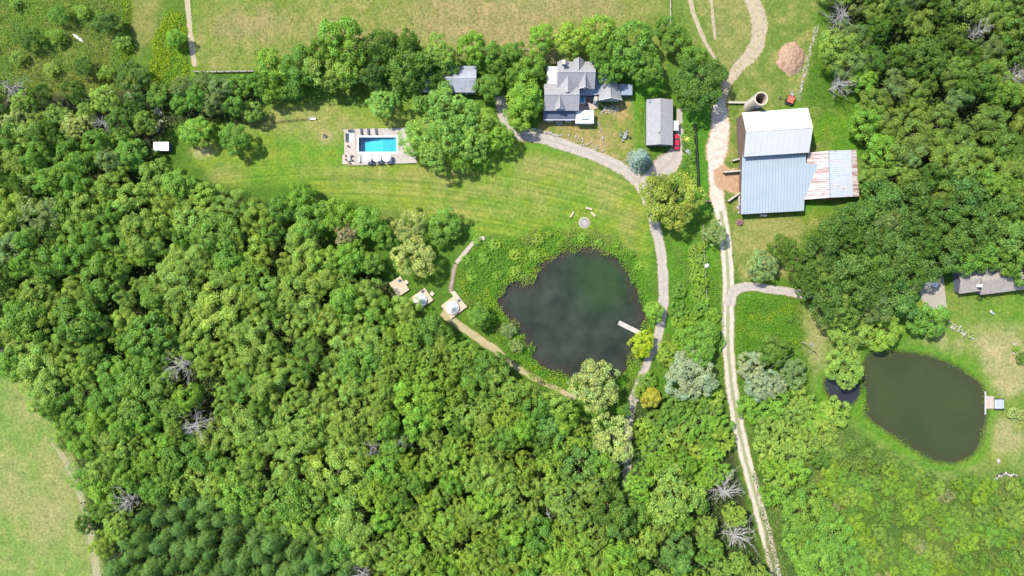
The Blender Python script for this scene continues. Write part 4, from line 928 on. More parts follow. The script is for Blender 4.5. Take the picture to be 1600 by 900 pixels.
        for sx in (-.75, .75):
            for sy in (-.27, .27): m = MB(); q = f(sx, sy, 0); m.bar(q, (q[0], q[1], z + .21), .06, .06); m.build('leg', BLACK_METAL, G)
    for u, lb in ((565, 'charcoal sun lounger on the north terrace, the westernmost'), (576, 'charcoal sun lounger on the north terrace, the middle one'), (588, 'charcoal sun lounger on the north terrace, the easternmost')): lounger(u, 205.5, R(95), lb, CUSHION)
    lounger(562, 249, R(90), 'pale blue towelled sun lounger at the south west pool corner', TOWEL)
    for k, u in enumerate((580.5, 596, 611)): lounger(u, 251, R(85), ['white sun lounger between the west and middle parasols', 'white sun lounger between the middle and east parasols', 'white sun lounger east of the easternmost parasol'][k], CANVAS)
    # lounge corner at the north-west of the deck
    r_ = P(548.5, 214, .16); m = MB(); m.box((r_.x, r_.y, .175), (1.7, 2.8, .02)); tag(m.build('outdoor_rug', TOWEL), 'pale blue rug on the pool deck corner', 'rug')
    def sofa(u, v, L, rz, label):
        c = P(u, v); z = .16; G = thing('outdoor_sofa', label, 'sofa', (c.x, c.y, z)); ca, sa = math.cos(rz), math.sin(rz); f = lambda x, y, h: (c.x + x * ca - y * sa, c.y + x * sa + y * ca, z + h)
        m = MB(); m.box(f(0, 0, .2), (L, .8, .3), rz); m.build('frame', BLACK_METAL, G); n = 3
        for k in range(n): m = MB(); m.box(f((k - 1) * L / n, -.06, .42), (L / n - .05, .62, .14), rz); m.build('seat_cushion', CUSHION, G)
        m = MB(); m.box(f(0, .34, .55), (L, .14, .5), rz); m.build('backrest', GREY_FAB, G)
        for sx in (-1, 1): m = MB(); m.box(f(sx * (L / 2 - .06), 0, .45), (.12, .8, .3), rz); m.build('armrest', GREY_FAB, G)
    sofa(542.5, 215, 2.5, R(90), 'dark outdoor sofa along the deck west edge'); sofa(548.5, 205, 1.6, 0, 'dark outdoor sofa along the deck north edge')
    def table(u, v, L, Wd, label, m_=DECK):
        c = P(u, v); z = .16; G = thing('outdoor_table', label, 'table', (c.x, c.y, z)); m = MB(); m.box((c.x, c.y, z + .7), (L, Wd, .06)); m.build('tabletop', m_, G)
        for sx in (-1, 1):
            for sy in (-1, 1): x, y = c.x + sx * (L / 2 - .1), c.y + sy * (Wd / 2 - .1); m = MB(); m.bar((x, y, z), (x, y, z + .67), .07, .07); m.build('leg', m_, G)
    table(546, 247, 1.0, 1.9, 'pale outdoor dining table on the pool deck', DECK_GREY)
    for k, (u, v, lb) in enumerate(((541.5, 244, 'dark chair on the west side of the pool dining table, northern'), (541.8, 250, 'dark chair on the west side of the pool dining table, southern'), (550, 243.6, 'dark chair on the east side of the pool dining table, northern'), (550, 250.5, 'dark chair on the east side of the pool dining table, southern'), (546, 255, 'dark chair at the south end of the pool dining table'), (545, 229, 'single dark chair on the pool deck between rug and dining table'))):
        c = P(u, v); G = thing('dining_chair', lb, 'chair', (c.x, c.y, .16), 'dark chairs on the pool deck'); s = -1 if u < 546 else 1
        m = MB(); m.box((c.x, c.y, .62), (.5, .5, .07)); m.build('seat', BLACK_METAL, G); m = MB(); m.box((c.x + s * .23, c.y, .88), (.06, .5, .5)); m.build('backrest', BLACK_METAL, G)
        for sx in (-1, 1):
            for sy in (-1, 1): m = MB(); m.bar((c.x + sx * .21, c.y + sy * .21, .16), (c.x + sx * .21, c.y + sy * .21, .59), .04, .04); m.build('leg', BLACK_METAL, G)
    # balustrade on the south edge
    fence([(546, 259.2), (600, 257.2), (653, 255)], 1.0, 1.5, 'dark railing along the south edge of the pool terrace', 'pool_railing', BLACK_METAL, 3, .05)
    fence([(654, 254.5), (645, 228), (634, 201)], 1.0, 1.5, 'dark railing along the east edge of the pool terrace', 'pool_railing', BLACK_METAL, 3, .05)
def fence(pts, h, step, label, name, m_, rails=2, wd=.1, group=None, rail_m=None):
    q = [P(*p) for p in pts]; o = thing(name, label, 'fence', tuple(q[0]), group); posts = []
    for a, b in zip(q, q[1:]):
        n = max(1, round((b - a).length / step))
        for k in range(n): posts.append(a.lerp(b, k / n))
    posts.append(q[-1])
    for p in posts: m = MB(); m.bar((p.x, p.y, -.1), (p.x, p.y, h + .05), wd, wd); m.build('post', m_, o)
    for a, b in zip(posts, posts[1:]):
        for k in range(rails): m = MB(); z = h * (k + .6) / (rails - .05); z = min(z, h); m.bar((a.x, a.y, z), (b.x, b.y, z), wd * .45, wd * .9); m.build('rail', rail_m or m_, o)
    return o
pool()
fence([(385, 193.5), (430, 191), (484, 186)], 1.2, 2.4, 'weathered rail fence west of the white garden bench', 'rail_fence', BARK, 3, .1)
fence([(305, 113), (340, 113), (398, 112)], 1.2, 2.4, 'grey rail fence at the south edge of the pasture', 'rail_fence', DECK_GREY, 3, .2)
fence([(715, 80), (775, 77), (835, 79)], 1.2, 2.5, 'grey rail fence between pasture and house trees', 'rail_fence', DECK_GREY, 2, .18)
fence([(1047, -10), (1047, 38)], 1.2, 2.5, 'grey rail fence at the pasture east edge', 'rail_fence', DECK_GREY, 2, .2)
fence([(1084.5, 195), (1087.5, 245), (1090.5, 295)], 1.5, 1.2, 'dark board fence between garage yard and farm lane', 'board_fence', BLACK_METAL, 5, .28)
fence([(1098, 352), (1100, 420), (1104, 480)], 1.2, 2.6, 'pale wire fence west of the farm lane', 'wire_fence', POLE, 3, .09)
# bench, fire rings, benches by the fire pit
def bench(u, v, L, rz, label, m_=DECK, back=False):
    c = P(u, v); G = thing('bench', label, 'bench', (c.x, c.y, 0)); ca, sa = math.cos(rz), math.sin(rz); f = lambda x, y, h: (c.x + x * ca - y * sa, c.y + x * sa + y * ca, h)
    for k in range(3): m = MB(); m.box(f(0, (k - 1) * .19, .46), (L, .17, .06), rz); m.build('plank', m_, G)
    for s in (-1, 1): m = MB(); m.box(f(s * (L / 2 - .2), 0, .21), (.12, .5, .43), rz); m.build('leg', m_, G)
    if back: m = MB(); m.box(f(0, .3, .75), (L, .06, .5), rz); m.build('backrest', m_, G)
bench(488.5, 186, 2.3, R(3), 'white garden bench at the end of the rail fence', WHITE, True)
bench(893.5, 335.5, 2.0, R(58), 'pale log bench west of the round fire pit', DECK); bench(920, 326, 2.1, R(-14), 'pale log bench north of the round fire pit', DECK); bench(926.5, 335, 1.9, R(-42), 'pale log bench north east of the round fire pit', DECK)
def rock_mesh(seed, n=2):
    import bmesh
    bm = bmesh.new(); bmesh.ops.create_icosphere(bm, subdivisions=n, radius=.5); rs = random.Random(seed); ks = [(Vector((rs.uniform(-1, 1), rs.uniform(-1, 1), rs.uniform(-.3, 1))).normalized(), rs.uniform(.28, .42)) for _ in range(9)]
    for v in bm.verts:
        for d, l in ks:
            t = v.co.dot(d)
            if t > l: v.co -= d * (t - l)
    me = bpy.data.meshes.new('rock'); bm.to_mesh(me); bm.free(); return me
ROCKS = []
for i in range(6):
    for mm in (ROCK, ROCK_GREY): me = rock_mesh(i); me.materials.append(mm); ROCKS.append(me)
rk = random.Random(3)
def rock(u, v, s, label, group, parent=None, light=True, name='rock', h=.6, z=0):
    c = P(u, v); me = ROCKS[2 * rk.randrange(6) + (0 if light else 1)]
    o = link(name, me, parent, (c.x, c.y, z + s * h * .3) if parent is None else tuple(Vector((c.x, c.y, z + s * h * .3)) - world_loc(parent)))
    o.scale = (s * rk.uniform(.8, 1.3), s * rk.uniform(.7, 1.1), s * h * rk.uniform(.8, 1.2)); o.rotation_euler = (0, 0, rk.uniform(0, 6.28))
    if parent is None: tag(o, label, 'rock', group)
    return o
c = P(913, 348); G = thing('fire_pit', 'round stone fire pit on the lawn above the pond', 'fire pit', (c.x, c.y, 0))
for k in range(18):
    t = 6.283 * k / 18; me = ROCKS[2 * (k % 6)]; o = link('stone', me, G, (1.22 * math.cos(t), 1.22 * math.sin(t), .15)); o.scale = (.62, .5, .5); o.rotation_euler = (0, 0, t + 1.57)
m = MB(); m.lathe((c.x, c.y, .02), [(1.0, 0), (.95, .06), (.5, .12), (.01, .16)], 24); m.build('ash', ASH, G)
m = MB(); m.lathe((c.x, c.y, .012), [(1.75, 0), (.9, .012)], 32); m.build('gravel_surround', PAVE, G)
c = P(508, 212.5); G = thing('fire_bowl', 'small dark fire bowl on bare earth west of the pool', 'fire bowl', (c.x, c.y, 0))
m = MB(); m.lathe((c.x, c.y, 0), [(.25, 0), (.3, .15), (.55, .45), (.5, .45), (.25, .2), (.01, .18)], 20); m.build('bowl', BLACK_METAL, G)
for k in range(3): t = 2.09 * k; m = MB(); m.bar((c.x + .2 * math.cos(t), c.y + .2 * math.sin(t), .2), (c.x + .4 * math.cos(t), c.y + .4 * math.sin(t), 0), .05, .05); m.build('leg', BLACK_METAL, G)
c = P(316, 230); G = thing('stone_ring', 'small ring of pale stones under the bright green lawn tree', 'fire ring', (c.x, c.y, 0))
for k in range(12): t = 6.283 * k / 12; o = link('stone', ROCKS[2 * (k % 6)], G, (1.0 * math.cos(t), 1.0 * math.sin(t), .12)); o.scale = (.5, .4, .4); o.rotation_euler = (0, 0, t)

# ------------------------------------------------------------------ glamping decks, tents, timber path, docks
def platform(poly, h, label, ext=None):
    q = [P(a, b, h) for a, b in poly]; c = sum(q, Vector()) / len(q); G = thing('timber_platform', label, 'deck', (c.x, c.y, 0))
    ex = (q[1] - q[0]); L = ex.length; ex.normalize(); ey = Vector((-ex.y, ex.x, 0)); wd = (q[2] - q[1]).dot(ey); n = max(4, int(abs(wd) / .3)); st = wd / n
    for k in range(n):
        p = q[0] + ey * (k + .5) * st; m = MB(); m.bar((p.x, p.y, h - .03), (p.x + ex.x * L, p.y + ex.y * L, h - .03), abs(st) - .025, .06); m.build('plank', DECK, G)
    m = MB()
    for p, r_ in ((q[0], q[1]), (q[1], q[2]), (q[2], q[3]), (q[3], q[0])): m.bar((p.x, p.y, h - .14), (r_.x, r_.y, h - .14), .08, .2)
    m.build('fascia', PINK_DECK, G)
    for p in q: m = MB(); m.bar((p.x, p.y, 0), (p.x, p.y, h - .08), .18, .18); m.build('post', TERRA, G)
    if ext:
        e = [P(a, b, h - .12) for a, b in ext]; m = MB(); m.slab([(p.x, p.y, h - .12) for p in e], .12); m.build('step_landing', DECK, G)
    return G
def bell_tent(u, v, z, r_, label, rz=0):
    c = P(u, v, z + 1); G = thing('bell_tent', label, 'tent', (c.x, c.y, z)); n = 16; m = MB()
    prof = [(1.0, 0), (1.0, .55), (.72, 1.05), (.42, 1.75), (.18, 2.35), (.03, 2.75)]; vs = []; fs = []
    for i, (pr, pz) in enumerate(prof):
        for k in range(2 * n):
            t = 6.283185 * k / (2 * n) + rz; w_ = 1.0 if k % 2 == 0 else (1 - .045 * (1 - i / 6))
            vs.append((c.x + r_ * pr * w_ * math.cos(t), c.y + r_ * pr * w_ * math.sin(t), z + pz - (0 if k % 2 == 0 else .04 * (1 if 0 < i < 5 else 0))))
    k2 = 2 * n
    for i in range(len(prof) - 1):
        for k in range(k2): fs.append((i * k2 + k, i * k2 + (k + 1) % k2, (i + 1) * k2 + (k + 1) % k2, (i + 1) * k2 + k))
    m.add(vs, fs); m.build('canvas', CANVAS, G)
    m = MB(); m.tube([(c.x, c.y, z), (c.x, c.y, z + 2.9)], [.04, .03], 6); m.build('pole', DECK_GREY, G)
    t = rz + .9; m = MB(); d = Vector((math.cos(t), math.sin(t), 0)); s = Vector((-d.y, d.x, 0)); b0 = Vector((c.x, c.y, z)) + d * (r_ + .1)
    m.add([b0 - s * .55, b0 + s * .55, b0 - d * r_ * .42 + Vector((0, 0, 1.75))], [(0, 1, 2)]); m.build('door_flap', SHINGLE_LIGHT, G)
    for k in range(8): t = rz + 6.283 * k / 8; m = MB(); m.bar((c.x + r_ * math.cos(t), c.y + r_ * math.sin(t), z + .55), (c.x + (r_ + .35) * math.cos(t), c.y + (r_ + .35) * math.sin(t), z + .02), .03, .03); m.build('guy_rope', DECK, G)
platform([(705, 498), (729.5, 479.5), (713.5, 459), (689.5, 478.5)], .7, 'square pine platform nearest the pond carrying a white tent', [(704, 456), (710.5, 454.5), (718, 463.5), (711, 468)])
bell_tent(707, 481.5, .7, 2.05, 'white bell tent on the platform nearest the pond', .2)
platform([(655, 484), (677, 469), (663, 450.5), (642.5, 466)], .7, 'square pine platform with the middle of the three decks', [(671, 459), (675, 454.5), (679, 459), (675.5, 463)])
bell_tent(656.5, 469, .7, 2.05, 'white bell tent partly shaded beside the dense wood', .5)
platform([(622, 464), (639.5, 452.5), (625, 431.5), (612, 441)], .7, 'pine platform without a tent at the edge of the wood', [(630, 440), (635, 437), (639, 441.5), (634, 445)])
for u, v, z, lb in ((715.5, 469.5, .7, 'grey lounge chair on the platform nearest the pond'), (659, 455, .7, 'dark chair on the middle platform'), (623.5, 438.5, .7, 'dark chair on the platform without a tent')):
    c = P(u, v, z); G = thing('deck_chair', lb, 'chair', (c.x, c.y, z)); m = MB(); m.box((c.x, c.y, z + .4), (.75, .75, .1), .6); m.build('seat', GREY_FAB, G); m = MB(); m.box((c.x + .2, c.y + .3, z + .7), (.75, .1, .6), .6); m.build('backrest', GREY_FAB, G)
    for k in range(4): t = .6 + .785 + 1.571 * k; m = MB(); m.bar((c.x + .42 * math.cos(t), c.y + .42 * math.sin(t), z), (c.x + .42 * math.cos(t), c.y + .42 * math.sin(t), z + .38), .05, .05); m.build('leg', GREY_FAB, G)
# timber boardwalk with steps
G = thing('boardwalk', 'pale timber boardwalk and stepped path down to the tents', 'boardwalk', tuple(P(712, 415)))
pth = smooth_open([(757, 372), (746, 373.5), (737, 382), (727, 394), (713, 411)], 2); w_ = [P(*p) for p in pth]; L = sum((b - a).length for a, b in zip(w_, w_[1:])); n = int(L / .42)
def along(w_, s):
    for a, b in zip(w_, w_[1:]):
        l = (b - a).length
        if s <= l: return a.lerp(b, s / l), (b - a).normalized()
        s -= l
    return w_[-1], (w_[-1] - w_[-2]).normalized()
for k in range(n):
    p, d = along(w_, (k + .5) * L / n); m = MB(); m.box((p.x, p.y, .16), (L / n - .04, 1.25, .1), math.atan2(d.y, d.x)); m.build('plank', PINK_DECK, G)
w_ = [P(*p) for p in smooth_open([(712.5, 412.5), (708.5, 424), (707.5, 438), (703.5, 450), (705, 457)], 2)]; L = sum((b - a).length for a, b in zip(w_, w_[1:])); n = 15
for k in range(n):
    p, d = along(w_, (k + .5) * L / n); m = MB(); m.box((p.x, p.y, .12), (.3, 1.5, .2), math.atan2(d.y, d.x)); m.build('sleeper', TERRA, G)
    o = link('stone', ROCKS[2 * (k % 6)], G, tuple(p + d * .32 - G.location + Vector((0, 0, .1)))); o.scale = (.62, .95, .24); o.rotation_euler = (0, 0, k * .5)
def dock(A_, B_, wd, z, label):
    a, b = P(*A_), P(*B_); G = thing('dock', label, 'dock', tuple((a + b) / 2)); d = (b - a); L = d.length; d.normalize(); rz = math.atan2(d.y, d.x); n = int(L / .32)
    for k in range(n): p = a + d * (k + .5) * L / n; m = MB(); m.box((p.x, p.y, z), (L / n - .03, wd, .07), rz); m.build('plank', DECK_GREY, G)
    s = Vector((-d.y, d.x, 0)) * (wd / 2 - .1)
    for sg in (-1, 1):
        m = MB(); m.bar((a.x + s.x * sg, a.y + s.y * sg, z - .12), (b.x + s.x * sg, b.y + s.y * sg, z - .12), .12, .16); m.build('beam', TERRA, G)
        for f in (.04, .5): p = a + (b - a) * f + s * sg; m = MB(); m.tube([(p.x, p.y, -1.6), (p.x, p.y, z + .25)], [.09, .09], 8); m.build('post', TERRA, G)
dock((966.5, 504), (1001, 521), 1.45, .1, 'grey plank dock reaching into the large pond')
c = P(969.5, 503.6, .4); m = MB(); G = thing('stool', 'small pale stool at the end of the plank dock', 'stool', (c.x, c.y, .13)); m = MB(); m.box((c.x, c.y, .5), (.5, .45, .06), -.45); m.build('seat', WHITE, G)
for k in range(4): t = .785 + 1.571 * k; m = MB(); m.bar((c.x + .24 * math.cos(t), c.y + .24 * math.sin(t), .13), (c.x + .24 * math.cos(t), c.y + .24 * math.sin(t), .47), .04, .04); m.build('leg', WHITE, G)
# shore deck of the east pond
c = P(1546, 629); G = thing('shore_deck', 'small pinkish timber deck on the shore of the olive pond', 'deck', (c.x, c.y, 0))
for k in range(12): p = P(1540.7 + k * 1.0, 628.5); m = MB(); m.box((p.x, p.y, .18), (.18, 3.9, .08)); m.build('plank', PINK_DECK, G)
m = MB(); p = P(1539.2, 629.5); m.box((p.x, p.y, .1), (.3, 7.2, .35)); m.build('fascia', SHINGLE_LIGHT, G)
c = P(1558.5, 630.5); G = thing('slatted_bench', 'pale slatted double bench on the olive pond deck', 'bench', (c.x, c.y, .1))
for k in range(7): m = MB(); m.box((c.x - 1.25 + k * .42, c.y, .75), (.34, 3.0, .06)); m.build('slat', mat('pale_blue_grey_paint', (.36, .39, .45), (.28, .31, .37), 2, .6) if k == 0 else bpy.data.materials['pale_blue_grey_paint'], G)
for sx in (-1, 1):
    for sy in (-1, 1): m = MB(); m.bar((c.x + sx * 1.2, c.y + sy * 1.45, 0), (c.x + sx * 1.2, c.y + sy * 1.45, 1.0), .14, .14); m.build('leg', BLACK_METAL, G)
m = MB(); m.box((c.x, c.y - 1.62, .95), (2.9, .16, .35)); m.box((c.x, c.y + 1.62, .95), (2.9, .16, .35)); m.build('armrest', BLACK_METAL, G)

# ------------------------------------------------------------------ vehicles
def car(u, v, rz, label, paint, L=4.6, Wd=1.82):
    c = P(u, v, .8); G = thing('car', label, 'car', (c.x, c.y, 0.03)); ca, sa = math.cos(rz), math.sin(rz); f = lambda x, y, z: (c.x + x * ca - y * sa, c.y + x * sa + y * ca, z + .03)
    hl = L / 2
    # body: lofted along the length (station, half width, bottom, belt height)
    st = [(-hl, .62, .45, .72), (-hl + .12, .80, .32, .86), (-hl + .7, .89, .24, .93), (-.6, .91, .22, .94), (.5, .91, .22, .93), (hl - .9, .88, .24, .86), (hl - .25, .78, .3, .74), (hl, .56, .42, .62)]
    k_ = Wd / 1.82; m = MB(); vs = []; fs = []
    for x, hw, zb, zt in st:
        hw *= k_; vs += [f(x, -hw * .9, zb), f(x, -hw, (zb + zt) / 2), f(x, -hw * .93, zt - .04), f(x, -hw * .7, zt + .03), f(x, 0, zt + .05), f(x, hw * .7, zt + .03), f(x, hw * .93, zt - .04), f(x, hw, (zb + zt) / 2), f(x, hw * .9, zb)]
    n = 9
    for i in range(len(st) - 1):
        for j in range(n): fs.append((i * n + j, (i + 1) * n + j, (i + 1) * n + (j + 1) % n, i * n + (j + 1) % n))
    fs.append(tuple(range(n))); fs.append(tuple(range((len(st) - 1) * n + n - 1, (len(st) - 1) * n - 1, -1)))
    m.add(vs, fs); body = m.build('body', paint, G, True)
    # glasshouse and roof
    B_ = [(-1.55, .74), (1.15, .74)]; Tt = [(-1.0, .58), (.35, .58)]; zb, zt = .93, 1.42
    lo = [f(-1.55, -.72 * k_, zb), f(1.15, -.74 * k_, zb), f(1.15, .74 * k_, zb), f(-1.55, .72 * k_, zb)]; hi = [f(-1.0, -.58 * k_, zt), f(.35, -.58 * k_, zt), f(.35, .58 * k_, zt), f(-1.0, .58 * k_, zt)]
    for nm, q in (('windscreen', (lo[1], lo[2], hi[2], hi[1])), ('rear_window', (lo[3], lo[0], hi[0], hi[3])), ('side_window', (lo[0], lo[1], hi[1], hi[0])), ('side_window', (lo[2], lo[3], hi[3], hi[2]))): m = MB(); m.add(q, [(0, 1, 2, 3)]); m.build(nm, GLASS, G)
    m = MB(); m.slab([f(-1.06, -.6 * k_, zt + .04), f(.40, -.6 * k_, zt + .04), f(.40, .6 * k_, zt + .04), f(-1.06, .6 * k_, zt + .04)], .05); m.build('roof', paint, G)
    for sx in (-1, 1):
        for sy in (-1, 1):
            cx, cy_ = sx * L * .3, sy * .8 * k_; m = MB(); m.tube([f(cx, cy_ - .1, .31), f(cx, cy_ + .1, .31)], [.31, .31], 16); wh = m.build('wheel', RUBBER, G); m = MB(); m.tube([f(cx, cy_ - .112, .31), f(cx, cy_ + .112, .31)], [.18, .18], 12); m.build('rim', GREY_METAL, wh)
    for sy in (-1, 1):
        m = MB(); m.box(f(hl - .12, sy * .56 * k_, .62), (.24, .3, .12), rz); m.build('headlight', WHITE, G); m = MB(); m.box(f(-hl + .06, sy * .6 * k_, .74), (.12, .28, .12), rz); m.build('tail_light', OLD_RED, G)
        m = MB(); m.box(f(.75, sy * .98 * k_, .95), (.14, .16, .12), rz); m.build('mirror', paint, G)
    return G
car(1057.3, 222, R(90), 'red car parked along the east wall of the grey garage', RED, 4.9, 1.8)
car(1454.5, 442, R(165), 'white car in deep tree shade on the gravel pad', WHITE_CAR)
# red farm spreader
c = P(1233, 156); G = thing('farm_spreader', 'faded red hopper spreader with grey drawbar by the stone row', 'farm machine', (c.x, c.y, 0)); rz = R(70); ca, sa = math.cos(rz), math.sin(rz); f = lambda x, y, z: (c.x + x * ca - y * sa, c.y + x * sa + y * ca, z)
m = MB(); q0 = [f(-1.2, -.85, .6), f(.9, -.85, .6), f(.9, .85, .6), f(-1.2, .85, .6)]; q1 = [f(-1.3, -1.05, 1.5), f(1.0, -1.05, 1.5), f(1.0, 1.05, 1.5), f(-1.3, 1.05, 1.5)]; q2 = [f(-1.2, -.95, 1.25), f(.9, -.95, 1.25), f(.9, .95, 1.25), f(-1.2, .95, 1.25)]
m.add(q0 + q1 + q2, [(3, 2, 1, 0), (0, 1, 5, 4), (1, 2, 6, 5), (2, 3, 7, 6), (3, 0, 4, 7), (4, 5, 9, 8), (5, 6, 10, 9), (6, 7, 11, 10), (7, 4, 8, 11), (8, 9, 10, 11)]); m.build('hopper', OLD_RED, G)
m = MB(); m.bar(f(1.0, -.5, .7), f(3.0, 0, .5), .14, .14); m.bar(f(1.0, .5, .7), f(3.0, 0, .5), .14, .14); m.bar(f(3.0, 0, .5), f(3.0, 0, 0), .1, .1); m.build('drawbar', GREY_METAL, G)
m = MB(); m.box(f(1.5, 0, .95), (.8, 1.0, .6), rz); m.build('gearbox', GREY_METAL, G)
m = MB(); m.bar(f(-1.5, -1.1, .5), f(-1.5, 1.1, .5), .5, .4); m.build('beater', BLACK_METAL, G)
for sy in (-1.1, 1.1): m = MB(); m.tube([f(-.4, sy - .13, .45), f(-.4, sy + .13, .45)], [.45, .45], 16); m.build('wheel', RUBBER, G)
c = P(1219, 153); G = thing('stump', 'small dark stump on the grass beside the silo', 'stump', (c.x, c.y, 0)); m = MB(); m.tube([(c.x, c.y, -.1), (c.x, c.y, .1), (c.x, c.y, .4)], [.5, .4, .36], 12); m.build('bark', BARK, G, True); m = MB(); m.lathe((c.x, c.y, .405), [(.35, 0), (.01, .005)], 12); m.build('cut_face', BARK, G)
# wood-chip pile
def pile(u, v, rx, ry, h, label, m_):
    c = P(u, v); n = 60; g = np.linspace(-1.1, 1.1, n); X, Y = np.meshgrid(g, g); d = np.sqrt(X ** 2 + Y ** 2); nz = fbm(X * rx, Y * ry, 1.6, 77, 4); nf = fbm(X * rx, Y * ry, .5, 97, 2)
    d2 = d + (nz - .5) * .35; Z = np.clip(1 - d2 ** 1.7, -.08, 1) * h + (nf - .5) * .5 * np.clip(1.1 - d, 0, .4) / .4 + (nz - .5) * .6 * np.clip(1.1 - d, 0, .5); Z = np.where(d2 > 1.02, -.08, Z)
    vs = np.stack([X.ravel() * rx, Y.ravel() * ry, Z.ravel()], 1); idx = np.arange(n * n).reshape(n, n); q = np.stack([idx[:-1, :-1], idx[:-1, 1:], idx[1:, 1:], idx[1:, :-1]], -1).reshape(-1, 4)
    o = link('wood_chip_pile', mesh_np('wood_chip_pile', vs, q, m_), None, (c.x, c.y, 0)); return tag(o, label, 'pile')
pile(1236, 92, 4.4, 5.2, 1.5, 'large reddish brown wood chip pile in the paddock', CHIPS)
# yellow board, grey cart, picnic set
c = P(1072, 217.5); G = thing('sandbox', 'small yellow topped box on the grass east of the red car', 'box', (c.x, c.y, 0)); m = MB(); m.box((c.x, c.y, .2), (1.7, 1.25, .4), -.5); m.build('box', DECK, G); m = MB(); m.box((c.x, c.y, .44), (1.8, 1.35, .07), -.5); m.build('lid', YELLOW, G)
c = P(1075, 238.5); G = thing('utility_cart', 'grey utility cart at the edge of the gravel parking', 'cart', (c.x, c.y, 0)); rz = -.75; ca, sa = math.cos(rz), math.sin(rz); f = lambda x, y, z: (c.x + x * ca - y * sa, c.y + x * sa + y * ca, z)
m = MB(); m.box(f(0, 0, .55), (2.0, 1.1, .4), rz); m.build('tub', GREY_FAB, G); m = MB(); m.bar(f(1.0, 0, .45), f(1.8, 0, .4), .08, .08); m.build('handle', BLACK_METAL, G)
for sx in (-.6, .6):
    for sy in (-.6, .6): m = MB(); m.tube([f(sx, sy - .07, .24), f(sx, sy + .07, .24)], [.24, .24], 12); m.build('wheel', RUBBER, G)
c = P(976, 213); G = thing('dining_table', 'grey slatted garden table on the dry lawn east of the house', 'table', (c.x, c.y, 0)); rz = R(68)
ca, sa = math.cos(rz), math.sin(rz); f = lambda x, y, z: (c.x + x * ca - y * sa, c.y + x * sa + y * ca, z)
for k in range(5): m = MB(); m.box(f(0, (k - 2) * .21, .74), (1.9, .18, .05), rz); m.build('slat', GREY_FAB, G)
for sx in (-.8, .8):
    for sy in (-.4, .4): q = f(sx, sy, 0); m = MB(); m.bar(q, (q[0], q[1], .71), .08, .08); m.build('leg', GREY_METAL, G)
for k, (x, y) in enumerate(((1.5, 0), (-1.5, .1), (.5, 1.25), (-.4, 1.2), (.2, -1.35))):
    e = f(x, y, 0); G = thing('lawn_chair', ['grey chair at the north end of the garden table', 'grey chair at the south end of the garden table', 'grey chair on the north west side of the garden table', 'grey chair on the south west side of the garden table', 'dark chair pulled away east of the garden table'][k], 'chair', (e[0], e[1], 0)); mm = GREY_FAB if k < 4 else BLACK_METAL
    m = MB(); m.box((e[0], e[1], .44), (.6, .6, .07), rz); m.build('seat', mm, G); d = Vector((e[0] - c.x, e[1] - c.y, 0)).normalized() * .3; m = MB(); m.box((e[0] + d.x, e[1] + d.y, .75), (.08, .6, .55), math.atan2(d.y, d.x)); m.build('backrest', mm, G)
    for t in range(4): a = .785 + rz + 1.571 * t; m = MB(); m.bar((e[0] + .34 * math.cos(a), e[1] + .34 * math.sin(a), 0), (e[0] + .34 * math.cos(a), e[1] + .34 * math.sin(a), .41), .05, .05); m.build('leg', mm, G)
c = P(1550, 489); G = thing('sun_lounger', 'small grey lounger alone on the east lawn', 'sun lounger', (c.x, c.y, 0)); m = MB(); m.box((c.x, c.y, .32), (1.5, .6, .08), -.6); m.build('cushion', GREY_FAB, G); m = MB(); m.box((c.x - .7, c.y + .48, .5), (.5, .6, .08), -.6); m.build('headrest', WHITE, G)
for sx in (-1, 1): m = MB(); m.box((c.x + sx * .5, c.y - sx * .34, .14), (.08, .55, .28), -.6); m.build('leg', BLACK_METAL, G)
c = P(1103.5, 414.8); G = thing('well_cap', 'round white dome on the grass strip west of the lane', 'well cap', (c.x, c.y, 0)); m = MB(); m.lathe((c.x, c.y, 0), [(.72, 0), (.72, .25), (.6, .5), (.3, .66), (.01, .7)], 20); m.build('dome', WHITE, G, True); m = MB(); m.lathe((c.x, c.y, 0), [(.85, 0), (.85, .08), (.7, .1)], 20); m.build('rim', CONC, G)
# upturned canoe in the scrub
c = P(123, 60); G = thing('canoe', 'white upturned canoe lying in the rough grass', 'boat', (c.x, c.y, 0)); rz = R(-37); ca, sa = math.cos(rz), math.sin(rz); f = lambda x, y, z: (c.x + x * ca - y * sa, c.y + x * sa + y * ca, z); vs = []; fs = []; ns = 12
for i in range(ns + 1):
    t = -1 + 2 * i / ns; hw = .46 * (1 - abs(t) ** 2.4) + .015; hh = .42 * (1 - .35 * t * t) + .06
    for a in np.linspace(0, math.pi, 9): vs.append(f(2.3 * t, hw * math.cos(a), .06 + hh * math.sin(a) ** .8))
for i in range(ns):
    for j in range(8): fs.append((i * 9 + j, (i + 1) * 9 + j, (i + 1) * 9 + j + 1, i * 9 + j + 1))
m = MB(); m.add(vs, fs); m.build('hull', WHITE, G, True)
for s in (-1, 1): m = MB(); m.tube([f(2.3 * t, s * (.46 * (1 - abs(t) ** 2.4) + .03), .07) for t in np.linspace(-1, 1, 9)], [.03] * 9, 6); m.build('gunwale', DECK, G)
m = MB(); m.bar(f(-2.0, 0, .48), f(2.0, 0, .48), .06, .06); m.build('keel', SHINGLE_LIGHT, G)

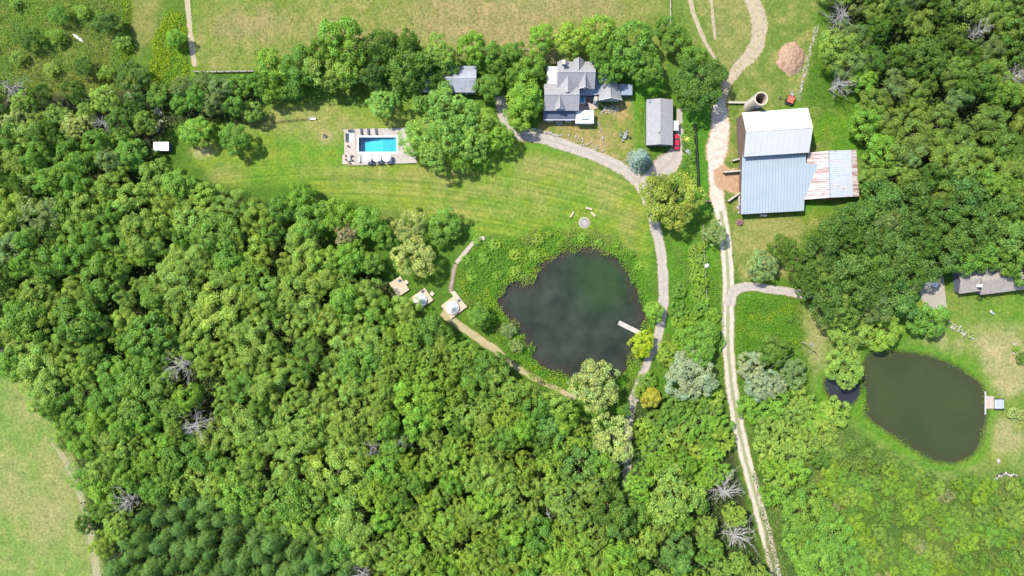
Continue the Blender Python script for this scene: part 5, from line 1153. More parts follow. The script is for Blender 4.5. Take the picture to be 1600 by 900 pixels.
# ------------------------------------------------------------------ utility poles and cables
def pole(u, v, h, rz, label):
    c = P(u, v, h); G = thing('utility_pole', label, 'utility pole', (c.x, c.y, 0)); m = MB(); m.tube([(c.x, c.y, -.2), (c.x, c.y, h)], [.17, .11], 10); m.build('post', POLE, G)
    d = Vector((math.cos(rz), math.sin(rz), 0)); a, b = Vector((c.x, c.y, h - .35)) - d * 1.1, Vector((c.x, c.y, h - .35)) + d * 1.1; m = MB(); m.bar(a, b, .12, .14); m.build('crossarm', POLE, G)
    for k in (-1, 0, 1): q = Vector((c.x, c.y, h - .28)) + d * .95 * k + Vector((0, 0, .1 if k else .4)); m = MB(); m.lathe(tuple(q - Vector((0, 0, .1))), [(.05, 0), (.08, .1), (.05, .2)], 8); m.build('insulator', WHITE, G)
    m = MB(); m.lathe((c.x + .3, c.y, h - 1.9), [(.22, 0), (.22, .8), (.01, .85)], 12); m.build('transformer', GREY_METAL, G)
    return [Vector((c.x, c.y, h - .2)) + d * .95 * k for k in (-1, 1)]
ea = pole(856.5, 806, 11.5, R(126), 'weathered utility pole in the south wood'); eb = pole(1271, 538.7, 8.6, R(120), 'weathered utility pole on the bare patch by the small pond')
for k in (0, 1):
    pts = [ea[k].lerp(eb[k], t) - Vector((0, 0, 1.6 * 4 * t * (1 - t))) + Vector((0, 0, .8 * 4 * t * (1 - t))) for t in np.linspace(0, 1, 25)]; m = MB(); m.tube(pts, [.035] * 25, 5); tag(m.build('overhead_cable', STEEL_WIRE), ['western of two overhead cables between the utility poles', 'eastern of two overhead cables between the utility poles'][k], 'cable', 'overhead cables between poles')

# ------------------------------------------------------------------ single trees and shrubs, placed by where their crowns show
HAND = [
 # row behind the pool lawn
 (428,108,60,'round','bright','bright green tree at the west end of the pasture tree row',11),(424,142,38,'round','bright','smaller bright tree in front of the row\'s west end',8),(468,104,58,'round','mid','green tree second in the pasture tree row',12),
 (455,132,44,'round','mid','green tree below the second row tree, nearest the rail fence',9),(508,112,62,'round','olive','mid green tree under the tallest row tree',11),(538,66,74,'round','bright','tall bright green tree rising into the pasture',15),
 (545,112,56,'round','lime','yellow green tree below the tall bright tree',11),(500,82,46,'round','mid','green tree filling the row west of the tallest one',12),(596,72,62,'round','dark','dark green tree at the pasture edge in the row middle',14),(632,106,84,'dome','dark','largest dark green tree in front of the outbuilding',14),(640,70,44,'round','dark','dark tree behind the largest dark green one',13),
 (586,118,44,'round','deep','very dark tree between row and lone light tree',11),(682,84,58,'fine','olive','loose olive tree at the pasture edge above the outbuilding',11),(700,103,40,'fine','mid','small feathery tree over the outbuilding roof',8),(668,120,46,'round','dark','dark tree hiding the west half of the outbuilding',10),(692,137,34,'fine','willow','feathery tree against the outbuilding south wall',8),
 (738,72,48,'round','bright','bright tree right of the loose olive tree at the pasture edge',11),(776,92,46,'round','mid','dark leaved tree between outbuilding and farmhouse trees',10),(803,84,40,'round','mid','small tree on the fence line west of the farmhouse trees',9),
 (763,135,46,'round','mid','round mid green tree at the end of the outbuilding',9),(597,158,52,'fine','willow','light green round tree north of the pool',10),
 # feathery group east of the pool
 (690,162,56,'fine','willow','feathery tree at the north of the pool group, below the outbuilding',12),(655,160,34,'fine','willow','small feathery tree at the group\'s north west corner',9),(724,176,54,'fine','willow','feathery tree in the upper middle of the pool group',13),
 (756,192,48,'fine','olive','paler feathery tree at the group\'s north east side',11),(704,208,60,'fine','willow','tallest feathery tree at the heart of the pool group',14),(656,214,60,'fine','willow','feathery tree overhanging the pool\'s east end',11),
 (738,224,54,'fine','willow','feathery tree in the lower middle of the pool group',12),(680,240,54,'fine','willow','feathery tree at the south west of the pool group',12),(780,214,48,'fine','bright','feathery tree at the drive, east end of the pool group',10),
 (724,252,40,'fine','bright','low feathery tree at the south edge of the pool group',8),
 # around the farmhouse
 (822,150,62,'round','bright','bright green tree touching the farmhouse west side',11),(812,178,52,'round','bright','bright green tree between farmhouse and drive',9),(830,106,50,'round','mid','green tree at the farmhouse north west corner',10),(847,62,46,'round','bright','bright round tree in the pasture corner by the house',10),
 (800,120,34,'round','mid','small green tree west of the house tree pair',8),(893,64,56,'dome','lime','yellow green tree behind the farmhouse roof',12),(932,52,60,'dome','bright','bright green tree top left in the house clump',13),(985,70,78,'dome','mid','largest green tree north east of the farmhouse',14),
 (955,106,50,'dome','mid','green tree overhanging the garden room roof',11),(1008,104,56,'dome','mid','green tree at the east side of the house clump',12),(940,82,50,'dome','mid','green tree filling the house clump middle',12),
 (1056,60,46,'round','mid','loose green tree at the wheel tracks',9),(1042,42,34,'round','mid','small green tree by the pasture corner fence',7),(1094,130,84,'dome','dark','big dark olive tree shading the stone yard',13),(1080,92,46,'round','mid','green tree north of the big dark olive tree',9),
 (1003,246,43,'spruce','blue','round silvery blue spruce beside the gravel drive',10.5),
 (1050,312,98,'fine',(.132, .165, .022),'large yellow green tree between drive and lane',12),(1032,292,50,'fine',(.132, .165, .022),'yellow green tree shoulder at the parking apron',10),(1116,364,40,'fine','sage','grey green small tree west of the lane',7),
 (1190,415,54,'fine','sage','grey olive tree by the branch drive',8),(1221,386,42,'round','dark','dark green tree behind the grey olive one',8),
 # round the large pond
 (1022,487,34,'round','bright','compact green tree between pond and drive',6),(1003,538,40,'round','yellow','vivid yellow green tree at the foot of the dock',6.5),(930,604,84,'fine','pale','large pale yellow green tree at the south pond shore',13),(958,684,72,'fine','pale','pale yellow green tree south of the pond, below its twin',12),
 (975,640,24,'fine','mid','small green tree pinched between pale trees and drive',6),(1016,622,34,'round','orange','orange yellow tree at the drive bend',7),(1000,612,24,'round','lime','small lime tree beside the orange one',5),(1012,596,30,'shrub','mid','green shrub above the orange yellow tree',3.5),(1045,552,44,'fine','lime','olive yellow shrub east of the drive bend',5),
 (1100,520,50,'round','mid','green tree north of the grey flat crowned tree',8),(1088,548,54,'round','mid','darker green tree touching the grey flat crowned tree',8),(1068,530,34,'round','bright','small bright tree beside the drive strip',6),(1076,588,80,'dome','grey','grey green flat crowned tree west of the lane',9),
 (750,494,42,'round','mid','round green tree between tent platform and pond',8),(795,516,26,'fine','sage','silvery shrub on the west pond shore',3),(806,540,22,'fine','sage','smaller silvery shrub on the west pond shore',3),
 # east of the lane
 (1176,572,46,'dome','grey','grey green tree, upper one of the silvery group',8),(1206,600,44,'dome','grey','grey green tree, eastern one of the silvery group',7),(1184,604,44,'dome','grey','grey green tree, lower one of the silvery group',8),(1207,550,52,'round','dark','round dark green tree above the silvery group',8),(1240,584,46,'fine','sage','dull green tree between silvery group and bare patch',6),
 (1326,518,66,'fine','olive','light green tree west of the yellow green one by the pond',8),(1380,516,58,'round','lime','yellow green tree at the olive pond\'s north corner',8),(1318,574,64,'fine','olive','light green tree overhanging the small dark pond',8),(1345,492,36,'fine','sage','dull green tree at the edge of the dark grove',7),(1450,500,58,'round','mid','green tree below the gravel pad',8),
 (1234,497,14,'shrub','mid','small dark shrub in the meadow by the branch drive',2),(1532,465,10,'shrub','dark','clipped dark shrub at the bungalow wall',1.4),(1543,463,9,'shrub','mid','second clipped shrub at the bungalow wall',1.2),
 (1583,645,18,'dome','pale','pale round shrub on the east lawn, the western',2.2),(1598,648,17,'dome','pale','pale round shrub on the east lawn, the eastern',2.2),(1519,522,15,'shrub','pale','pale shrub among the garden rocks',1.5),(1588,545,12,'shrub','lime','lime shrub in the east lawn rock bed',1.4),(1600,560,22,'shrub','dark','dark shrub at the east lawn rock bed',2),
 (1260,805,84,'dome','mid','wide bright green tree south of the vine thicket',9),(1300,835,70,'dome','mid','bright green tree right of the wide one in the marsh',8),(1248,850,56,'dome','mid','bright green tree by the lane bend at the bottom',8),(1272,884,72,'dome','mid','bright green tree at the bottom of the marsh',8),(1330,890,60,'dome','mid','green tree at the marsh bottom edge',6),
 (1281,716,34,'dome','dark','small dark green tree in the marsh thicket',5),(1345,757,30,'fine','mid','dull green bush in the marsh middle',4),
 (1355,188,54,'round','bright','bright tree, upper of two at the barn meadow edge',9),(1376,236,60,'round','bright','bright tree, lower of two at the barn meadow edge',9),(1350,125,44,'round','bright','bright green tree beside the grey dead tree',9),
 # western lawn
 (305,206,48,'round','bright','bright green tree alone on the west lawn',8),(367,215,46,'round','mid','round green tree casting shade on the west lawn',8.5),(208,120,48,'dome','dark','dark round tree beside the golden weeds',8),(275,60,30,'round','bright','small tree beside the pasture track',6),(165,36,40,'round','dark','dark tree in the north west scrub',8),
 (40,55,40,'fine','dark','dark shrubby tree in the far north west scrub',7),(90,22,34,'fine','mid','green tree at the top of the north west scrub',6),(130,105,34,'fine','dark','dark bush in the middle of the north west scrub',6),
 # north edge of the west wood
 (472,305,46,'round','bright','bright round tree jutting onto the lawn from the wood',10),(490,342,60,'round','mid','green tree behind the jutting bright one',12),(527,336,54,'round','bright','bright round tree third along the lawn edge',11),(574,350,60,'round','bright','bright round tree fourth along the lawn edge',11),(603,372,40,'round','mid','green tree fifth along the lawn edge',10),
 (640,354,56,'fine','pale','pale olive tree at the lawn edge',9),(692,353,54,'round','mid','dark green tree at the east end of the lawn edge row',7),(712,362,26,'round','mid','small green tree above the boardwalk',4.5),(646,402,68,'fine','pale','pale yellow willow like tree above the tents',11),(546,402,54,'round','bright','bright green tree in the wood edge hollow',11),(541,366,40,'fine','brown','brownish tree in the wood edge',10),
 (440,330,44,'round','mid','green tree at the wood corner near the lawn',11),(425,365,44,'fine','mid','dull green tree at the wood corner',11),(580,412,42,'round','mid','green tree above the empty platform',8),(243,274,48,'round','olive','light tree at the wood edge by the white shed',10),(278,292,58,'round','bright','bright tree at the wood edge below the white shed',10),(600,486,52,'round','mid','green tree shading the tentless platform',11),
 (655,327,9,'shrub','dark','tiny dark bush alone on the mown lawn',1.3),(735,348,10,'shrub','dark','tiny dark bush on the lawn near the boardwalk',1.4),(133,820,30,'round','dark','dark tree standing out into the hay field',7),
 (215,622,84,'dome','mid','large leafy green tree in the wood below the upper dead tree',13),(60,335,66,'fine','sage','large dull green tree at the far left of the wood',13),(540,470,60,'round','bright','large bright tree in the wood left of the tents',13),(390,430,56,'fine','lime','large light tree in the upper wood',13),(640,620,60,'round','bright','large bright tree in the wood below the tents',13),(480,560,58,'tuft','mid','large mid green tree in the wood centre',13.5),(1505,408,50,'round','mid','green tree leaning over the bungalow west end',10),(1575,405,54,'round','mid','green tree leaning over the bungalow roof',11),
 # south wood characters
 (856,668,58,'round','teal','blue green tree in the wood south of the pale shore tree',12),(905,720,74,'dome','teal','large blue green tree by the overhead cables',13),(845,690,44,'round','dark','dark green tree beside the blue green ones',12),(950,785,72,'round','dark','dark green tree below the cables',13),(968,822,46,'round','teal','blue green tree south of the dark one',12),(1050,775,96,'fine','olive','broad olive tree at the heart of the south wood',13),(870,772,60,'fine','olive','olive brown tree by the hidden utility pole',12),
 (1104,860,50,'fine','mid','green tree near the dead trees by the lane',9),(1125,885,40,'fine','olive','small olive tree at the bottom by the lane',8),(1060,862,56,'round','teal','blue green tree low in the south wood',11),(1010,850,52,'fine','olive','olive tree left of the low blue green one',11),
]
for u, v, d, k, t, lb, h in HAND: tree(u, v, d, k, t, lb, None, h)
for u, v, d, lb, h in ((292, 575, 52, 'grey dead tree in the west wood above the other dead one', 12), (306, 660, 54, 'grey dead tree in the west wood below the other dead one', 12), (205, 782, 50, 'grey dead tree near the dark plantation', 11), (1318, 22, 46, 'grey dead tree at the top of the east wood', 10), (1310, 132, 44, 'grey dead tree at the barn meadow edge', 9), (1519, 55, 40, 'grey dead tree deep in the east wood', 12), (1582, 115, 44, 'grey dead tree at the right edge of the east wood', 12), (1135, 775, 56, 'pale dead tree beside the lane, upper one', 10), (1152, 845, 56, 'pale dead tree beside the lane, lower one', 9), (572, 888, 44, 'grey dead tree at the plantation east edge', 11),
                       (592, 690, 30, 'small dead tree in the middle of the west wood', 11), (20, 130, 46, 'grey bare tree in the north west corner', 8), (8, 545, 36, 'bare tree at the left picture edge', 9), (640, 680, 26, 'bare grey tree in the centre of the wood', 11), (155, 190, 40, 'bare grey tree among the pale creek trees', 9)):
    tree(u, v, d * 1.1, 'dead', None, lb, None, h + .6)

def inside(u, v, poly):
    c = False
    for i in range(len(poly)):
        (ax, ay), (bx, by) = poly[i], poly[(i + 1) % len(poly)]
        if (ay > v) != (by > v) and u < (bx - ax) * (v - ay) / (by - ay) + ax: c = not c
    return c
FILL = []; USED = {}; LN_ = [(1140, 450), (1138, 500), (1138, 560), (1148, 640), (1164, 715), (1188, 800), (1208, 880), (1222, 940)]
CLEAR = [(625, 440, 26), (600, 440, 14), (1460, 456, 22), (1478, 470, 14), (251, 228, 22), (715, 125, 30), (856, 806, 6), (982, 735, 10), (1520, 448, 16), (1568, 744, 10), (124, 61, 16)]   # openings in the woods
for (a, b), (c_, d_) in zip(LN_, LN_[1:]):
    for k in range(6): CLEAR.append((a + (c_ - a) * k / 6, b + (d_ - b) * k / 6, 11))
MARKS = [(292, 575, 'the upper dead tree in the west wood'), (306, 660, 'the lower dead tree in the west wood'), (205, 782, 'the dead tree by the dark plantation'), (572, 888, 'the dead tree east of the plantation'), (592, 690, 'the small dead tree mid wood'), (640, 680, 'the bare tree in the wood centre'), (8, 545, 'the bare tree at the left edge'),
         (656, 469, 'the shaded bell tent'), (707, 481, 'the tent nearest the pond'), (625, 446, 'the tentless platform'), (251, 228, 'the small white shed'), (133, 820, 'the dark hay field tree'), (80, 640, 'the hay field corner'), (472, 305, 'the tree jutting onto the lawn'), (574, 350, 'the fourth lawn edge tree'), (856, 806, 'the south wood utility pole'), (905, 720, 'the large blue green tree'), (780, 570, 'the pond edge path'),
         (1050, 775, 'the broad olive south wood tree'), (1135, 775, 'the upper dead tree by the lane'), (1152, 845, 'the lower dead tree by the lane'), (1318, 22, 'the topmost dead tree of the east wood'), (1519, 55, 'the dead tree deep in the east wood'), (1582, 115, 'the dead tree at the right edge'), (1310, 132, 'the dead tree by the barn meadow'), (1376, 236, 'the lower bright barn meadow tree'), (1455, 442, 'the shaded white car'), (1560, 440, 'the brown bungalow'), (1385, 515, 'the yellow green pond tree'),
         (1340, 275, 'the rusty barn wing'), (123, 60, 'the white canoe'), (20, 130, 'the bare north west tree'), (155, 190, 'the bare creek tree'), (208, 120, 'the dark round tree'), (305, 206, 'the lone west lawn tree'), (1076, 588, 'the grey flat crowned tree'), (1190, 590, 'the silvery group'), (958, 684, 'the lower pale pond tree'), (1260, 805, 'the wide bright marsh tree'), (400, 480, 'the west wood middle'), (450, 620, 'the west wood lower middle'), (150, 440, 'the west wood upper left'),
         (1345, 757, 'the dull bush mid marsh'), (1560, 720, 'the lone white boulder'), (1440, 800, 'the marsh centre'), (1540, 840, 'the lower right marsh'), (1400, 880, 'the bottom of the marsh'), (380, 860, 'the dark plantation centre'), (720, 780, 'the lower centre of the wood'), (1100, 480, 'the wire fence end'), (913, 348, 'the round fire pit'), (730, 400, 'the boardwalk'), (1087, 245, 'the dark board fence'), (1450, 180, 'the east wood centre'), (1400, 380, 'the dark grove centre'), (500, 740, 'the wood between plantation and tents')]
def named(wrd, where, u, v, group):
    """a label that says which tree: its look, and its place beside the nearest landmark"""
    mu, mv, ml = min(MARKS, key=lambda m_: (m_[0] - u) ** 2 + (m_[1] - v) ** 2); dx, dy = u - mu, v - mv; r_ = math.hypot(dx, dy)
    sec = ['right of', 'lower right of', 'below', 'lower left of', 'left of', 'upper left of', 'above', 'upper right of'][int(round(math.atan2(dy, dx) / (math.pi / 4))) % 8]
    far = 'close' if r_ < 34 else '' if r_ < 66 else 'further' if r_ < 100 else 'well'
    lb = ' '.join(('%s %s %s %s' % (wrd, far, sec, ml)).split())
    return lb, USED.setdefault(lb, group)
def fill(poly, sp, dr, hr, mix, where, group, rng, tries=6000, lim=300, avoid=.55):
    """irregular planting of a wood: crowns at least sp pixels apart; mix: (kind, tint, describing word, weight)"""
    xs = [p[0] for p in poly]; ys = [p[1] for p in poly]; got = []; n = 0; ds = []
    for _ in range(tries):
        u, v = rng.uniform(max(min(xs), -30), min(max(xs), 1630)), rng.uniform(max(min(ys), -30), min(max(ys), 930))
        if not inside(u, v, poly) or (poly is not DARKP and inside(u, v, DARKP)): continue
        if any((u - a) ** 2 + (v - b) ** 2 < sp * sp for a, b in got): continue
        if any((u - a) ** 2 + (v - b) ** 2 < (avoid * d * .5 + sp * .5) ** 2 for a, b, d in TREES[:NH]): continue
        if any((u - a) ** 2 + (v - b) ** 2 < (sp * .42 + d * .25) ** 2 for a, b, d in FILL): continue
        if any((u - a) ** 2 + (v - b) ** 2 < (r_ + dr[1] * .3) ** 2 for a, b, r_ in CLEAR): continue
        got.append((u, v)); k, t, wrd, _w = rng.choices(mix, [m_[3] for m_ in mix])[0]
        dd = rng.uniform(*dr); ds.append((u, v, dd)); tree(u, v, dd, k, t, *named(wrd, where, u, v, group), rng.uniform(*hr), sq=rng.uniform(.9, 1.12)); n += 1
        if n >= lim: break
    FILL.extend(ds)
NH = len(TREES); rg = random.Random(11)
DARKP = [(172, 910), (182, 860), (215, 810), (262, 772), (330, 788), (400, 800), (440, 815), (505, 845), (560, 880), (575, 960), (172, 960)]
fill(DARKP, 21.5, (26, 46), (9.5, 13.5), [('feather', 'pine', 'dark green tree', 1)], 'in the dense plantation at the bottom', 'dark plantation', rg)
NW_ = [(-60, 215), (60, 208), (190, 212), (235, 245), (250, 300), (180, 340), (110, 420), (-60, 440)]
fill(NW_, 33, (42, 58), (10, 14), [('round', 'mid', 'leafy green tree', 3), ('fine', 'dark', 'dark fine leaved tree', 2), ('fine', 'sage', 'dull grey green tree', 1), ('round', 'olive', 'light green tree', 1.5)], 'in the north west corner of the west wood', 'north west wood', rg)
fill([(140, 590), (250, 560), (300, 620), (330, 720), (260, 770), (190, 800), (150, 760), (120, 700), (80, 640)], 33, (44, 60), (9, 13), [('round', 'mid', 'leafy green tree', 3), ('round', 'bright', 'bright green tree', 2), ('fine', 'olive', 'olive green tree', 1)], 'in the wood beside the hay field', 'hay field wood edge', rg)
fill([(640, 500), (700, 525), (800, 590), (860, 640), (900, 660), (960, 760), (980, 960), (580, 960), (560, 860), (600, 700), (600, 560)], 31, (40, 56), (11, 13.5), [('fine', 'lime', 'fine leaved yellow green tree', 3), ('round', 'bright', 'bright green round crowned tree', 2), ('fine', 'olive', 'fine leaved olive tree', 3), ('round', 'mid', 'mid green tree', 1)], 'in the wood south of the tents', 'wood south of the tents', rg)
fill(WOOD_W, 74, (62, 82), (12.5, 14.5), [('tuft', 'olive', 'large spreading olive tree', 2), ('dome', 'mid', 'large spreading green tree', 1.4), ('fine', 'olive', 'large fine leaved tree', 1.4), ('round', 'mid', 'large mid green tree', 1)], 'standing over the west wood', 'tall trees of the west wood', rg, 4000, 40)
fill(WOOD_W, 29, (34, 60), (9, 12.5), [('tuft', 'olive', 'tufted olive green tree', 6), ('tuft', 'lime', 'tufted yellow green tree', 1.2), ('tuft', 'mid', 'tufted mid green tree', .8), ('fine', 'olive', 'fine leaved light tree', 1), ('round', 'mid', 'round crowned green tree', .6)], 'in the middle of the west wood', 'middle of the west wood', rg, 9000)
fill([(1258, 420), (1262, 390), (1300, 350), (1350, 315), (1420, 300), (1500, 295), (1560, 320), (1570, 380), (1540, 402), (1480, 415), (1440, 440), (1415, 472), (1360, 482), (1300, 482), (1265, 462)], 40, (58, 76), (11, 14), [('airy', (.049, .097, .015), 'dark green broad crowned tree', 3), ('airy', (.062, .118, .02), 'mid green broad crowned tree', 1.5)], 'in the grove by the branch drive', 'grove by the branch drive', rg)
fill([(1530, 290), (1660, 280), (1660, 425), (1600, 415), (1560, 400), (1575, 370)], 40, (52, 66), (10, 13), [('round', 'mid', 'green tree', 1)], 'shading the brown bungalow roof', 'trees over the bungalow', rg)
fill(WOOD_E, 78, (62, 80), (12, 14.5), [('tuft', (.096, .146, .022), 'large spreading olive tree', 2), ('dome', 'dark', 'large dark green tree', 1), ('fine', 'olive', 'large fine leaved tree', 1)], 'standing over the east wood', 'tall trees of the east wood', rg, 3000, 20)
fill(WOOD_E, 33, (42, 58), (10, 14), [('tuft', (.096, .146, .022), 'tufted olive tree', 4), ('tuft', (.09, .132, .034), 'tufted grey green tree', 2), ('fine', 'dark', 'fine leaved green tree', 1), ('round', 'mid', 'round green tree', .5)], 'in the east wood behind the barn', 'east wood', rg)
fill([(985, 745), (1040, 700), (1110, 745), (1150, 800), (1185, 880), (1200, 950), (985, 950)], 34, (34, 50), (8, 12), [('fine', 'olive', 'olive tree', 2), ('round', 'mid', 'green tree', 2), ('fine', 'bright', 'bright fine leaved tree', 1.5)], 'in the wood between drive and lane', 'wood between drive and lane', rg)
fill([(1025, 640), (1060, 625), (1120, 620), (1130, 690), (1135, 740), (1050, 740), (1000, 720), (1000, 660)], 22, (30, 42), (4, 6), [('shrub', 'bright', 'bright shrub', 2), ('shrub', 'mid', 'green shrub', 2), ('shrub', 'lime', 'yellow green shrub', 1)], 'in the thicket west of the lane', 'thicket west of the lane', rg)
fill([(1165, 620), (1240, 612), (1305, 645), (1300, 680), (1260, 700), (1250, 760), (1200, 780), (1175, 700)], 24, (34, 50), (4, 6.5), [('shrub', 'olive', 'olive vine covered shrub', 3), ('shrub', 'bright', 'bright vine covered shrub', 2)], 'in the thicket east of the lane', 'thicket east of the lane', rg)
fill([(-60, 125), (60, 135), (185, 150), (235, 165), (245, 200), (190, 210), (60, 205), (-60, 215)], 29, (36, 50), (8, 11), [('fine', 'pale', 'pale loose tree', 2), ('fine', 'olive', 'olive loose tree', 2), ('fine', 'dark', 'dark loose tree', 1.5)], 'along the north west creek', 'creek trees', rg)
fill([(232, 135), (330, 125), (405, 125), (415, 185), (395, 180), (330, 168), (265, 172), (235, 165)], 26, (32, 42), (7, 10), [('fine', 'willow', 'light loose tree', 2), ('round', 'mid', 'green tree', 2), ('fine', 'sage', 'grey green loose tree', 1.5)], 'between the golden weeds and the west lawn', 'trees north of the west lawn', rg)
fill([(1050, 450), (1095, 440), (1120, 500), (1120, 540), (1060, 510)], 20, (18, 26), (2, 3), [('shrub', 'mid', 'low green shrub', 1), ('shrub', 'bright', 'low bright shrub', 1)], 'in the strip between drive and lane', 'strip shrubs', rg)
fill([(1082, 385), (1098, 385), (1100, 470), (1088, 470)], 13, (14, 20), (1.5, 2.5), [('shrub', 'lime', 'low lime shrub', 1), ('shrub', 'olive', 'low olive shrub', 1)], 'along the wire fence', 'wire fence shrubs', rg)
fill([(1068, 195), (1083, 195), (1086, 295), (1072, 300)], 9, (9, 14), (.8, 1.4), [('shrub', 'bright', 'small bright garden bush', 1), ('shrub', 'mid', 'small green garden bush', 1)], 'along the dark board fence', 'garden bushes by the board fence', rg)
fill([(-60, -30), (190, -30), (205, 90), (180, 125), (-60, 125)], 48, (18, 30), (2.5, 4.5), [('fine', 'bright', 'loose green bush', 2), ('fine', 'olive', 'loose olive bush', 1)], 'in the north west scrub', 'north west scrub bushes', rg)
fill([(740, 375), (850, 372), (845, 395), (800, 430), (770, 450), (740, 440), (725, 410)], 26, (12, 20), (1.0, 1.8), [('shrub', 'bright', 'low bright bush', 2), ('shrub', 'lime', 'low yellow green bush', 1)], 'on the pond bank below the boardwalk', 'pond bank bushes', rg)
fill([(850, 355), (890, 355), (980, 378), (1000, 420), (980, 400), (930, 378), (860, 385)], 21, (9, 15), (.8, 1.4), [('shrub', 'bright', 'low bright bush', 3), ('shrub', 'lime', 'low yellow green bush', 1)], 'on the north pond bank', 'north pond bank bushes', rg)

fill([(1300, 670), (1385, 712), (1470, 752), (1560, 758), (1640, 750), (1640, 940), (1310, 940), (1335, 860), (1290, 770)], 18.5, (16, 38), (2.6, 5.2), [('mound', (.108, .165, .026), 'pale soft marsh bush', 2), ('mound', (.078, .145, .017), 'green marsh bush', 3), ('mound', (.13, .15, .05), 'greyish marsh bush', .4), ('mound', (.112, .178, .015), 'bright marsh bush', 2)], 'in the marsh', 'marsh bushes', rg)
# ------------------------------------------------------------------ rocks
for k in range(34): rock(rk.uniform(938, 966), rk.uniform(166.5, 179), rk.uniform(.5, 1.1), 'pale limestone rock in the rockery below the garden room', 'rockery rocks below the garden room')
for k in range(36): u = rk.uniform(878, 936); rock(u, 208 + (u - 878) * .42 + rk.uniform(-6, 6), rk.uniform(.3, .8), 'pale rock in the stony bank between drive and farmhouse', 'stony bank rocks')
for k in range(26): rock(806 + k * 2.9, 197 + k * .62 + rk.uniform(-2, 2), rk.uniform(.6, 1.0), 'pale kerb rock along the shaded drive edge', 'kerb rocks along the drive')
for k in range(20): rock(936 + k * .45 + rk.uniform(-2, 2), 192 + k * 2.4, rk.uniform(.35, .75), 'pale rock edging the dry lawn east of the house', 'rocks edging the dry lawn')
for k in range(22): rock(1483 + k * 1.9, 507 + k * .9 + rk.uniform(-5, 5), rk.uniform(.6, 1.3), 'grey rock in the bed north of the olive pond', 'rocks north of the olive pond', light=k % 3 > 0)
for k, (u, v, s) in enumerate(((200, 148, 2.0), (206, 150, 1.6), (246, 172, 2.2), (250, 178, 1.6), (252, 190, 2.4), (247, 197, 1.8), (245, 203, 2.0), (175, 146, 1.6), (236, 166, 1.4))): rock(u, v, s, 'white boulder in the gap of the creek trees', 'white creek boulders', h=.4)
rock(1560, 720.5, 1.6, 'white boulder alone at the south end of the east lawn', None); rock(1585, 538, 1.2, 'grey boulder in the east lawn rock bed', None, light=False); rock(1584, 552, 1.0, 'pale boulder in the east lawn rock bed', None)
rock(1153, 325, 1.6, 'pale boulder at the barn ramp foot', None); rock(1157, 331, 2.2, 'large pale boulder beside the blue roofed barn corner', None)
tree(1156, 347, 10, 'shrub', (.25, .12, .17), 'purple flowering shrub at the barn corner', None, 1.3); tree(1157, 340, 10, 'shrub', 'lime', 'lime green shrub at the barn corner', None, 1.2)
G = thing('stone_row', 'long row of tumbled field stones at the paddock east side', 'stone wall', tuple(P(1262, 95)))
for k in range(110):
    t = k / 110; u = 1277 + (1262 - 1277) * min(1, t / .45) if t < .45 else 1262 + (1247 - 1262) * (t - .45) / .55; rock(u + rk.uniform(-3, 3), 40 + t * 118 + rk.uniform(-1, 1), rk.uniform(.25, .7), '', None, G, rk.random() < .35, 'stone', .4)
for k in range(60):
    u, v = rk.uniform(1108, 1136), rk.uniform(172, 320); rock(u if v < 240 else 1113 + rk.uniform(0, 14), v, rk.uniform(.12, .3), 'small loose stone on the white crushed stone yard', 'loose stones in the yard', light=rk.random() < .5)
# creek at the south-east
m = MB(); q = [P(*p) for p in smooth_closed([(1553, 747), (1559, 741), (1567, 738), (1578, 739), (1589, 744), (1588, 746), (1578, 742), (1569, 741.5), (1562, 745), (1556, 750)], 2)]; m.prism([(p.x, p.y) for p in q], -.1, .03); tag(m.build('creek', POND3), 'short dark creek at the marsh edge', None, None, 'structure')

for k in range(10): rock(1553 + k * 3.8, 749 - 9 * math.sin(k / 9 * 2.6) + rk.uniform(-2, 2), rk.uniform(.6, 1.2), 'grey rock along the dark creek at the marsh edge', 'creek rocks at the marsh edge', light=False)
